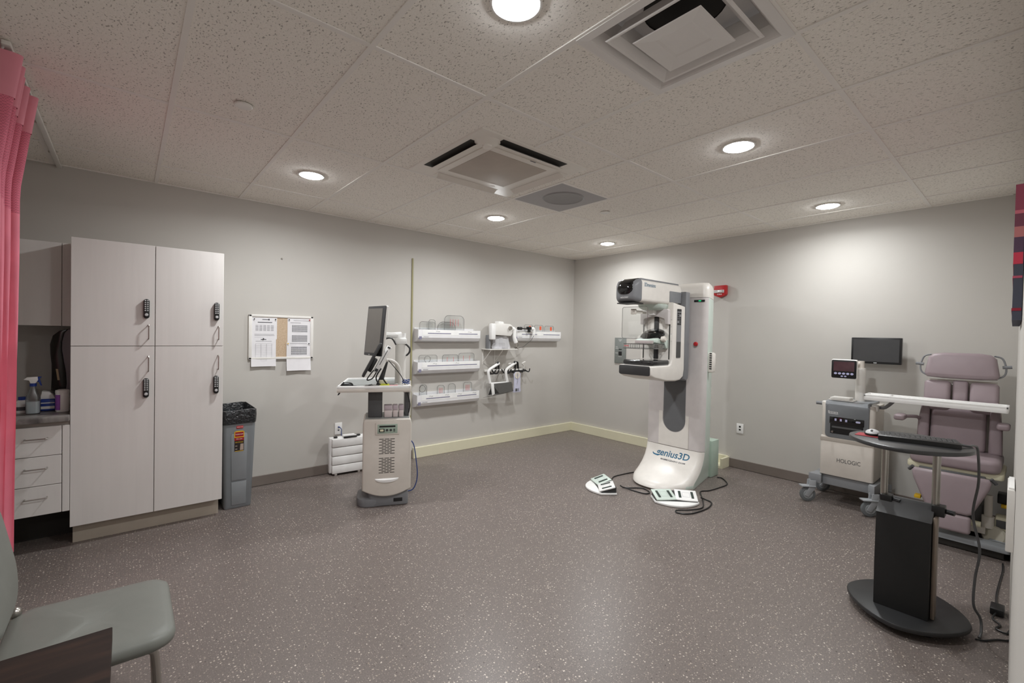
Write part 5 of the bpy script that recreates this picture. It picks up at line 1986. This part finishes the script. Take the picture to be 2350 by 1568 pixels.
m.box(-0.455, -0.31, -3.76, -3.61, 0.973, 0.992, 0.004)
single('paper_stack', m, M_WHITE, 'small stack of white packs on top of the biopsy cart', 'packs', (-0.38, -3.69, 0.966))
# long white tray carried by the cart
m = MB()
m.tube([(-0.40, Y0 - 0.01, 0.935), (-0.46, Y0 - 0.06, 0.95), (-0.50, Y0 - 0.12, 1.015)], 0.014, 10, 3)
t.part('tray_bracket', m, M_GREY)
TX0, TX1, TY0, TY1 = -0.60, -0.41, -4.735, -3.89
m = MB()
m.prism(rrect(TX0, TX1, TY0, TY1, 0.02), 'z', 1.012, 1.05, 0.004)
lt = t.part('side_tray', m, M_WHITE2)
m = MB()
for a in ((TX0, TX0 + 0.016, TY0, TY1), (TX1 - 0.016, TX1, TY0, TY1), (TX0, TX1, TY0, TY0 + 0.016), (TX0, TX1, TY1 - 0.016, TY1), (TX0, TX1, -4.06, -4.05)):
    m.box(*a, 1.045, 1.062, 0.004)
t.part('tray_rim', m, M_WHITE2, parent=lt)

# wall monitor
t = Thing('wall_monitor', 'black flat monitor on the right wall above the cart', 'monitor', (-0.08, -3.875, 1.30))
m = MB()
m.box(-0.125, -0.085, -4.062, -3.688, 1.308, 1.553, 0.006)
t.part('housing', m, M_BLACK)
m = MB()
m.box(-0.1265, -0.124, -4.045, -3.705, 1.328, 1.537)
t.part('screen', m, mat('tv_screen', (66, 66, 67), rough=0.3), smooth=0)
m = MB()
m.box(-0.1268, -0.125, -3.886, -3.862, 1.314, 1.321)
t.part('badge', m, M_KEY, smooth=0)
m = MB()
m.box(-0.085, -0.001, -3.93, -3.82, 1.39, 1.48, 0.004)
t.part('wall_bracket', m, M_BLACK)

# ------------------------------------------------------------------ exam chair
t = Thing('exam_chair', 'mauve padded reclining exam chair behind the oval table', 'exam chair', (-0.45, -4.46, 0))
ec = -4.462


def pad(name, x0, x1, y0, y1, z0, z1, b=0.025, M=None, mm=None, par=None):
    m_ = MB()
    m_.box(x0, x1, y0, y1, z0, z1, b, 5, M=M)
    return t.part(name, m_, mm or M_MAUVE, parent=par, smooth=50)


LB = Matrix.Translation((-0.36, ec, 0.66)) @ Matrix.Rotation(math.radians(7), 4, 'Y')
m = MB()
hp = [(0.20, 0.575), (0.215, 0.60), (0.195, 0.735), (0.165, 0.765), (0.10, 0.775), (-0.10, 0.775), (-0.165, 0.765), (-0.195, 0.735), (-0.215, 0.60), (-0.20, 0.575), (-0.10, 0.568), (0.10, 0.568)]
m.prism(hp, 'x', -0.10, 0.0, 0.03, 4, M=LB)
t.part('headrest', m, M_MAUVE, smooth=50)
pad('upper_back_pad', -0.075, 0.0, 0.055, 0.215, 0.30, 0.545, 0.028, LB)
pad('upper_back_pad', -0.075, 0.0, -0.215, -0.055, 0.30, 0.545, 0.028, LB)
pad('spine_pad', -0.055, 0.0, -0.045, 0.045, 0.25, 0.555, 0.02, LB)
pad('lower_back_pad', -0.07, 0.0, -0.155, 0.165, 0.0, 0.33, 0.03, LB)
for s in (-1, 1):
    m = MB()
    m.prism([(0.17 * s, 0.0), (0.245 * s, 0.0), (0.24 * s, 0.20), (0.215 * s, 0.40), (0.17 * s, 0.40)], 'x', -0.085, -0.005, 0.022, 4, M=LB)
    t.part('side_bolster', m, M_MAUVE, smooth=50)
m = MB()
m.prism([(-0.24, 0.0), (0.24, 0.0), (0.23, 0.3), (0.20, 0.56), (-0.20, 0.56), (-0.23, 0.3)], 'x', 0.0, 0.03, 0.006, M=LB)
t.part('back_shell', m, M_OFFW)
for s in (-1, 1):
    m = MB()
    m.tube([(-0.05, 0.18 * s, 0.76), (-0.05, 0.225 * s, 0.74), (-0.05, 0.245 * s, 0.66), (-0.05, 0.235 * s, 0.61), (-0.05, 0.20 * s, 0.585)], 0.006, 8, 4, M=LB)
    m.tube([(-0.05, 0.225 * s, 0.675), (-0.05, 0.275 * s, 0.68)], 0.012, 8, 1, M=LB)
    t.part('head_handle', m, M_GREY)
m = MB()
m.prism([(u, v) for u, v in rrect(-0.74, -0.25, ec - 0.25, ec + 0.245, 0.06)], 'z', 0.575, 0.675, 0.035, 5)
t.part('seat_pad', m, M_MAUVE, smooth=50)
m = MB()
m.prism([(u, v) for u, v in rrect(-0.70, -0.25, ec - 0.265, ec + 0.26, 0.03)], 'z', 0.535, 0.58, 0.008)
t.part('seat_frame', m, M_CREAM)
LG = Matrix.Translation((-0.76, ec + 0.005, 0.50)) @ Matrix.Rotation(math.radians(10), 4, 'Y')
m = MB()
m.prism([(-0.20, 0.045), (0.20, 0.045), (0.215, 0.02), (0.205, -0.03), (0.125, -0.225), (0.10, -0.24), (-0.10, -0.24), (-0.125, -0.225), (-0.205, -0.03), (-0.215, 0.02)], 'x', -0.035, 0.035, 0.022, 4, M=LG)
t.part('leg_rest', m, M_MAUVE, smooth=50)
pad('foot_rest', -0.035, 0.035, -0.12, 0.12, -0.37, -0.245, 0.02, LG)
m = MB()
m.box(0.03, 0.05, -0.18, 0.18, -0.05, 0.06, 0.004, M=LG)
m.tube([(0.0, 0.21, 0.05), (0.02, 0.235, 0.02)], 0.012, 8, 1, M=LG)
m.tube([(0.0, -0.21, 0.05), (0.02, -0.235, 0.02)], 0.012, 8, 1, M=LG)
t.part('leg_hinge', m, M_DGREY)
for s, y in ((1, ec + 0.32), (-1, -4.71)):
    m = MB()
    m.prism(rrect(-0.70 if s > 0 else -0.60, -0.56 if s > 0 else -0.46, y - 0.034, y + 0.034, 0.02), 'z', 0.885, 0.93, 0.015, 4)
    a = t.part('armrest', m, M_MAUVE, smooth=50)
    m = MB()
    m.tube([(-0.57 if s > 0 else -0.5, y, 0.905), (-0.45, ec + 0.24 * s, 0.90), (-0.36, ec + 0.23 * s, 0.86)], 0.014, 8, 3)
    t.part('arm_support', m, M_MAUVE, parent=a)
m = MB()
m.prism(rrect(-0.80, -0.68, ec - 0.31, ec + 0.27, 0.02), 'z', 0.055, 0.095, 0.006)
m.prism(rrect(-0.70, -0.10, ec - 0.30, ec - 0.20, 0.02), 'z', 0.055, 0.095, 0.006)
m.prism(rrect(-0.70, -0.10, ec + 0.16, ec + 0.26, 0.02), 'z', 0.055, 0.095, 0.006)
t.part('floor_frame', m, mat('frame_blue_grey', (150, 154, 158), rough=0.45))
m = MB()
m.box(-0.78, -0.12, ec - 0.28, ec + 0.25, 0.005, 0.054, 0.005)
t.part('frame_skirt', m, M_DARK)
m = MB()
m.box(-0.56, -0.28, ec - 0.16, ec + 0.14, 0.095, 0.30, 0.01)
t.part('drive_housing', m, M_DGREY)
m = MB()
m.box(-0.50, -0.32, ec - 0.10, ec + 0.10, 0.30, 0.54, 0.008)
t.part('lift_pillar', m, M_OFFW)
m = MB()
m.tube([(-0.72, ec - 0.16, 0.20), (-0.72, ec + 0.10, 0.20)], 0.022, 12, 1)
t.part('foot_bar', m, M_CREAM)
m = MB()
m.box(-0.66, -0.62, ec - 0.18, ec + 0.14, 0.12, 0.165, 0.004)
t.part('lower_bracket', m, M_OFFW)
m = MB()
m.cyl((-0.60, ec - 0.19, 0.19), (-0.60, ec - 0.19, 0.40), 0.022, n=16)
m.cyl((-0.60, ec - 0.19, 0.16), (-0.60, ec - 0.19, 0.245), 0.034, n=18)
t.part('actuator', m, M_OFFW)
m = MB()
m.box(-0.61, -0.50, ec - 0.30, ec - 0.225, 0.15, 0.255, 0.012)
t.part('motor_cover', m, M_CREAM)
m = MB()
m.box(-0.612, -0.55, ec - 0.302, ec - 0.23, 0.175, 0.235, 0.004)
t.part('motor_band', m, M_DGREY)
m = MB()
m.lathe([(0, 0.02), (0.06, 0.018), (0.07, 0.006), (0.07, -0.006)], (-0.62, ec - 0.225, 0.115), (-0.9, 0.35, 0.25), 30)
t.part('round_cover', m, mat('cover_beige', (186, 180, 164), rough=0.45))
m = MB()
m.box(-0.55, -0.48, ec - 0.30, ec - 0.25, 0.31, 0.335, 0.004)
m.box(-0.55, -0.48, ec + 0.19, ec + 0.23, 0.25, 0.275, 0.004)
t.part('yellow_cap', m, M_YEL)
m = MB()
m.box(-0.53, -0.42, ec - 0.31, ec - 0.23, 0.335, 0.405, 0.006)
t.part('control_box', m, M_BLACK)
m = MB()
m.ball((-0.62, ec + 0.20, 0.17), (0.04, 0.05, 0.04))
t.part('pedal_dome', m, M_CREAM)

# ------------------------------------------------------------------ oval table on a black pedestal
sx_, sy_ = -2.19, -4.415
t = Thing('oval_table', 'black oval keyboard table on silver poles and tall black pedestal', 'table', (sx_, sy_, 0))


def lens(cx_, cy_, a, b, n=40, p=1.8):
    out = []
    for k in range(n):
        th = 2 * PI * k / n
        c, s = math.cos(th), math.sin(th)
        out.append((cx_ + a * math.copysign(abs(c) ** (2 / p), c), cy_ + b * math.copysign(abs(s) ** (2 / p), s)))
    return out


m = MB()
m.prism(lens(sx_ + 0.04, sy_, 0.29, 0.262, 40, 1.65), 'z', 0.04, 0.065, 0.008)
t.part('base_plate', m, mat('base_black', (40, 40, 41), rough=0.4))
for dx, dy in ((-0.12, 0.10), (-0.12, -0.10), (0.18, 0.08), (0.18, -0.08)):
    m = MB()
    m.cyl((sx_ + 0.03 + dx, sy_ + dy, 0.0), (sx_ + 0.03 + dx, sy_ + dy, 0.042), 0.03, n=18)
    t.part('foot', m, M_BLACK)
fx = -2.275
m = MB()
m.prism([(fx, 0.066), (fx - 0.008, 0.30), (fx, 0.575), (fx + 0.11, 0.63), (fx + 0.12, 0.066)], 'y', sy_ - 0.108, sy_ + 0.118, 0.004)
t.part('pedestal', m, mat('pedestal_black', (20, 20, 20), rough=0.55, bump=0.1, bscale=500))
m = MB()
m.prism([(fx - 0.002, 0.577), (fx + 0.10, 0.632), (fx + 0.112, 0.65), (fx + 0.13, 0.65), (fx + 0.13, 0.60), (fx + 0.02, 0.572)], 'y', sy_ - 0.11, sy_ + 0.12, 0.004)
t.part('pedestal_shoulder', m, M_DGREY)
m = MB()
m.box(fx + 0.035, fx + 0.10, sy_ - 0.128, sy_ - 0.110, 0.066, 0.60, 0.006)
t.part('side_cover', m, mat('side_taupe', (140, 126, 114), rough=0.4, metal=0.3))
for y in (sy_ + 0.105, sy_ - 0.11):
    m = MB()
    m.cyl((fx + 0.115, y, 0.55), (fx + 0.115, y, 0.955), 0.017, n=18)
    p = t.part('pole', m, M_CHROME)
    m = MB()
    m.box(fx + 0.08, fx + 0.145, y - 0.04, y + 0.012, 0.60, 0.655, 0.004)
    m.cyl((fx + 0.11, y - 0.035, 0.63), (fx + 0.10, y - 0.075, 0.63), 0.013, n=12)
    t.part('pole_clamp', m, M_BLACK, parent=p)
    m = MB()
    m.box(fx + 0.03, fx + 0.16, y - 0.045, y + 0.04, 0.952, 0.962, 0.002)
    t.part('top_bracket', m, M_CHROME, parent=p)
m = MB()
m.prism(lens(sx_ - 0.035, sy_, 0.275, 0.258), 'z', 0.962, 0.985, 0.007)
t.part('table_top', m, mat('top_black', (50, 50, 51), rough=0.32))
m = MB()
m.box(-2.30, -2.20, sy_ + 0.11, sy_ + 0.22, 0.9855, 0.988, 0.001)
single('mouse_pad', m, mat('pad_red', (150, 44, 50), rough=0.7), 'red mouse pad on the left end of the oval table', 'mouse pad', (-2.25, sy_ + 0.165, 0.9855), 0)
t = Thing('computer_mouse', 'silver and black computer mouse on the red pad', 'mouse', (-2.24, sy_ + 0.155, 0.9885))
m = MB()
m.lathe([(0, 0.001), (0.040, 0.001), (0.044, 0.006), (0.043, 0.012)], (-2.24, sy_ + 0.150, 0.9885), sy=0.85)
t.part('mouse_base', m, M_BLACK)
m = MB()
m.ball((-2.24, sy_ + 0.150, 0.998), (0.040, 0.034, 0.024))
t.part('mouse_shell', m, M_KEY)
m = MB()
m.cyl((-2.262, sy_ + 0.146, 1.012), (-2.262, sy_ + 0.154, 1.012), 0.010, n=14)
t.part('scroll_wheel', m, M_BLACK)
KB = Matrix.Translation((-2.235, sy_ - 0.04, 0.986)) @ Matrix.Rotation(math.radians(11), 4, 'Z')
t = Thing('keyboard', 'black keyboard lying along the oval table', 'keyboard', (-2.235, sy_ - 0.04, 0.986))
m = MB()
m.prism([(-0.075, 0.0), (-0.075, 0.022), (-0.06, 0.026), (0.07, 0.020), (0.075, 0.014), (0.075, 0.0)], 'y', -0.16, 0.165, 0.003, M=KB)
t.part('case', m, M_BLACK)
m = MB()
for r in range(5):
    for c in range(15):
        m.box(-0.055 + 0.024 * r, -0.036 + 0.024 * r, -0.152 + 0.0205 * c, -0.135 + 0.0205 * c, 0.020, 0.0275, 0.002, 1, M=KB)
t.part('keys', m, M_DDGREY)
m = MB()
m.tube([(-2.20, sy_ - 0.20, 0.996), (-2.18, sy_ - 0.23, 0.992), (-2.13, sy_ - 0.243, 0.990), (-2.09, sy_ - 0.255, 0.96), (-2.085, sy_ - 0.262, 0.80), (-2.075, sy_ - 0.245, 0.62), (-2.09, sy_ - 0.275, 0.45), (-2.085, sy_ - 0.262, 0.30), (-2.09, sy_ - 0.26, 0.16), (-2.05, sy_ - 0.285, 0.08), (-2.07, sy_ - 0.29, 0.02), (-2.11, sy_ - 0.285, 0.006)], 0.006)
single('keyboard_cable', m, M_DGREY, 'grey cable hanging from the oval table top to the floor', 'cable', (-2.09, sy_ - 0.28, 0))

# ------------------------------------------------------------------ power adapter, floor cord
t = Thing('power_adapter', 'black power adapter with cords on the floor by the right edge', 'adapter', (-1.72, -4.745, 0))
m = MB()
m.box(-1.76, -1.66, -4.775, -4.72, 0.003, 0.04, 0.006, M=None)
t.part('adapter_body', m, M_BLACK)
m = MB()
m.tube([(-1.66, -4.745, 0.02), (-1.6, -4.74, 0.012), (-1.45, -4.735, 0.006), (-1.2, -4.74, 0.006), (-1.0, -4.745, 0.006), (-0.86, -4.74, 0.006)], 0.005)
t.part('adapter_cord', m, M_BLACK)
m = MB()
m.tube([(-1.76, -4.745, 0.02), (-1.82, -4.735, 0.008), (-1.87, -4.765, 0.006), (-1.93, -4.752, 0.006), (-1.95, -4.79, 0.006), (-1.90, -4.80, 0.006), (-1.955, -4.81, 0.006), (-2.02, -4.80, 0.006), (-2.06, -4.76, 0.006), (-2.12, -4.72, 0.006), (-2.14, -4.69, 0.006)], 0.0045)
t.part('adapter_cord', m, M_BLACK)


# ------------------------------------------------------------------ things on the near wall at the right edge
def nw(x, off):
    k = (x - NA[0]) / (NB[0] - NA[0])
    return (x, NA[1] + (NB[1] - NA[1]) * k + off)


def nwbox(m_, x0, x1, o0, o1, z0, z1, bev=0.0):
    p = [nw(x0, o0), nw(x1, o0), nw(x1, o1), nw(x0, o1)]
    return m_.prism(p, 'z', z0, z1, bev)


t = Thing('wall_canvas', 'narrow sliver of a pink, red and slate canvas on the right edge wall', 'canvas', (-2.0, nw(-2.0, 0.02)[1], 1.62))
m = MB()
nwbox(m, -2.55, -1.55, 0.002, 0.03, 1.62, 2.20)
t.part('canvas_edge', m, mat('canvas_slate', (76, 78, 92), rough=0.8), smooth=0)
for z0, z1, c in ((2.09, 2.20, (150, 72, 92)), (2.075, 2.09, (206, 110, 126)), (2.02, 2.075, (120, 66, 84)), (1.975, 2.02, (190, 120, 120)), (1.91, 1.975, (88, 66, 88)), (1.86, 1.91, (204, 60, 84)), (1.80, 1.81, (190, 84, 108)), (1.66, 1.672, (150, 36, 56))):
    m = MB()
    nwbox(m, -2.552, -1.548, 0.004, 0.032, z0, z1)
    t.part('colour_band', m, mat('canvas_%d_%d_%d' % c, c, rough=0.8), smooth=0)
t = Thing('glove_bin', 'white wall mounted box low on the right edge wall', 'box', (-2.5, nw(-2.5, 0.02)[1], 0.63))
m = MB()
nwbox(m, -2.62, -2.36, 0.001, 0.024, 0.64, 0.905, 0.006)
t.part('box_body', m, M_WHITE)
m = MB()
nwbox(m, -2.61, -2.37, 0.003, 0.020, 0.905, 0.912, 0.002)
t.part('box_lid', m, M_WHITE2)
# ------------------------------------------------------------------ pink curtain and its track
M_PINK = mat('pink_fabric', (224, 126, 144), rough=0.75, var=0.10, scale=5, bump=0.15, bscale=300)
nt, b_ = nodes_of(M_PINK)
M_PINK2 = mat('pink_hem', (230, 146, 162), rough=0.75, var=0.06, scale=5)


def mesh_fabric():
    m_ = mat('pink_mesh', (220, 116, 138), rough=0.8, var=0.05)
    nt_, b2 = nodes_of(m_)
    tc = nt_.nodes.new('ShaderNodeTexCoord')
    ch = nt_.nodes.new('ShaderNodeTexChecker')
    ch.inputs['Scale'].default_value = 160
    nt_.links.new(tc.outputs['Object'], ch.inputs['Vector'])
    nt_.links.new(mathn(nt_, 'MULTIPLY_ADD', ch.outputs['Fac'], 0.25), b2.inputs['Alpha'])
    for n_ in nt_.nodes:
        if n_.type == 'MATH' and n_.operation == 'MULTIPLY_ADD':
            n_.inputs[2].default_value = 0.75
    return m_


M_NET = mesh_fabric()
t = Thing('privacy_curtain', 'bright pink gathered hospital curtain at the left edge', 'curtain', (-5.93, -1.6, 0.30))


def curtain(z0, z1, nz, off):
    rows = []
    for i in range(nz + 1):
        z = z0 + (z1 - z0) * i / nz
        flare = max(0.0, (z - 2.2) / 0.5)
        row = []
        n = 90
        for k in range(n + 1):
            s = k / n
            y = -1.96 + 0.60 * s
            amp = 0.052 + 0.012 * math.sin(7 * s + 1) + 0.035 * flare
            ctr = -5.925 + 0.030 * flare - 0.02 * max(0, (1.8 - z) / 1.5) * (0.5 + 0.5 * math.sin(3 * s))
            x = ctr + amp * math.sin(2 * PI * (5.0 * s + 0.06 * math.sin(z * 2.2))) + off
            row.append((x, y + 0.012 * math.sin(2 * PI * 10 * s + z), z))
        rows.append(row)
    m_ = MB()
    m_.loft(rows, caps=False, closed=False)
    return m_


t.part('curtain_body', curtain(0.34, 2.08, 14, 0), M_PINK, smooth=80)
t.part('mesh_panel', curtain(2.08, 2.52, 6, 0), M_NET, smooth=80)
t.part('header_band', curtain(2.50, 2.69, 4, 0.003), M_PINK2, smooth=80)
m = MB()
for k in range(7):
    y = -1.94 + 0.09 * k
    m.tube([(-5.86, y, 2.685), (-5.855, y, 2.70), (-5.85, y, 2.712)], 0.004, 6, 2)
t.part('curtain_hooks', m, M_WHITE)
t = Thing('curtain_track', 'white curtain track fixed under the ceiling at the left', 'curtain track', (-5.84, -1.0, 2.71))
m = MB()
m.box(-5.856, -5.828, -1.97, -0.004, 2.706, 2.7255, 0.003)
t.part('rail', m, M_WHITE)
for y in (-0.35, -0.95):
    m = MB()
    m.box(-5.868, -5.816, y - 0.012, y + 0.012, 2.715, 2.7262, 0.002)
    t.part('ceiling_clip', m, M_OFFW)

# ------------------------------------------------------------------ foreground chair
t = Thing('visitor_chair', 'sage grey padded chair with chrome frame in the left foreground', 'chair', (-5.54, -2.68, 0))
X0, X1, YA, YB_ = -5.76, -5.303, -2.93, -2.44


def seat_loop(s, z, dz):
    out = []
    for u, v in rrect(X0, X1, YA, YB_, 0.075, 8):
        cx_, cy_ = (X0 + X1) / 2, (YA + YB_) / 2
        f = (u - X0) / (X1 - X0)
        out.append((cx_ + (u - cx_) * s, cy_ + (v - cy_) * s, z + dz * (-0.012 * math.sin(PI * f) - 0.014 * f ** 4)))
    return out


m = MB()
m.loft([seat_loop(s, z, d) for s, z, d in ((0.80, 0.405, 0.6), (0.93, 0.408, 0.8), (0.985, 0.42, 1), (1.0, 0.438, 1), (0.985, 0.454, 1), (0.95, 0.464, 1.1), (0.85, 0.470, 1.15), (0.7, 0.472, 1.1), (0.5, 0.472, 1.0), (0.3, 0.472, 1.0), (0.1, 0.472, 1.0))])
t.part('seat', m, M_SEAT, smooth=80)
BK = Matrix.Translation((-5.735, (YA + YB_) / 2, 0.53)) @ Matrix.Rotation(math.radians(-11), 4, 'Y')
m = MB()


def back_loop(s, x):
    pts = rrect(-0.225, 0.235, 0.0, 0.44, 0.15, 10)
    return [(x - 0.25 * (u * s) ** 2 * -1 * 0.5, u * s, 0.22 + (v - 0.22) * s) for u, v in pts]


m.loft([back_loop(s, x) for s, x in ((0.90, -0.026), (0.97, -0.022), (1.0, -0.010), (0.97, 0.004), (0.90, 0.010), (0.5, 0.008), (0.05, 0.006))], M=BK)
t.part('backrest', m, M_SEAT, smooth=80)
for y in (YA + 0.05, YB_ - 0.05):
    m = MB()
    m.tube([(-5.765, y, 0.62), (-5.758, y, 0.53), (-5.75, y, 0.45), (-5.77, y, 0.39)], 0.011, 10, 5)
    p = t.part('back_post', m, M_CHROME)
    m = MB()
    m.ball((-5.745, y, 0.475), 0.02)
    t.part('post_knob', m, M_CHROME, parent=p)
for y, k in ((YA + 0.045, 0), (YB_ - 0.045, 1)):
    m = MB()
    m.tube([(-5.40, y, 0.41), (-5.375, y, 0.395), (-5.36, y, 0.34), (-5.345, y, 0.0)], 0.0125, 12, 5)
    t.part('front_leg', m, M_CHROME)
    m = MB()
    m.tube([(-5.70, y, 0.405), (-5.735, y, 0.39), (-5.76, y, 0.30), (-5.80, y, 0.0)], 0.0125, 12, 5)
    t.part('rear_leg', m, M_CHROME)
    m = MB()
    m.tube([(-5.40, y, 0.402), (-5.70, y, 0.402)], 0.011, 10, 1)
    t.part('seat_rail', m, M_CHROME)

# ------------------------------------------------------------------ foreground table
t = Thing('wood_table', 'dark wood table corner in front of the grey chair', 'table', (-5.8, -3.8, 0))
m = MB()
m.box(-6.11, -5.466, -4.42, -3.345, 0.715, 0.75, 0.002)
t.part('table_top', m, M_WOOD)
m = MB()
m.box(-6.08, -5.50, -4.40, -3.38, 0.64, 0.714)
t.part('apron', m, M_WOOD, smooth=0)
for x in (-6.07, -5.56):
    for y in (-4.39, -3.44):
        m = MB()
        m.box(x, x + 0.05, y, y + 0.05, 0.0, 0.64, 0.003)
        t.part('leg', m, M_WOOD)
# ------------------------------------------------------------------ camera and render look
cam = bpy.data.cameras.new('camera')
cam.sensor_width = 36.0
cam.lens = 15.8
cam.clip_start = 0.02
co = bpy.data.objects.new('camera', cam)
COL.objects.link(co)
yaw, pit, rol = math.radians(CAMQ[1]), math.radians(CAMQ[2]), math.radians(CAMQ[3])
cam.lens = CAMQ[0] * 36.0 / 2350.0
fw = Vector((math.cos(yaw) * math.cos(pit), math.sin(yaw) * math.cos(pit), math.sin(pit)))
rt = Vector((math.sin(yaw), -math.cos(yaw), 0))
up = rt.cross(fw)
r2 = rt * math.cos(rol) + up * math.sin(rol)
u2 = -rt * math.sin(rol) + up * math.cos(rol)
co.matrix_world = Matrix(((r2.x, u2.x, -fw.x, CAMQ[4]), (r2.y, u2.y, -fw.y, CAMQ[5]), (r2.z, u2.z, -fw.z, CAMQ[6]), (0, 0, 0, 1)))
SC.camera = co
w = bpy.data.worlds.new('world')
SC.world = w
w.use_nodes = True
w.node_tree.nodes['Background'].inputs['Color'].default_value = (0.5, 0.5, 0.52, 1)
w.node_tree.nodes['Background'].inputs['Strength'].default_value = 0.3
vs = SC.view_settings
vs.view_transform = 'Standard'
vs.look = 'None'
vs.gamma = 1.0
vs.use_curve_mapping = False
vs.exposure = EXPO
SC.cycles.use_denoising = True
SC.cycles.max_bounces = 10
SC.cycles.diffuse_bounces = 6
SC.cycles.transparent_max_bounces = 16
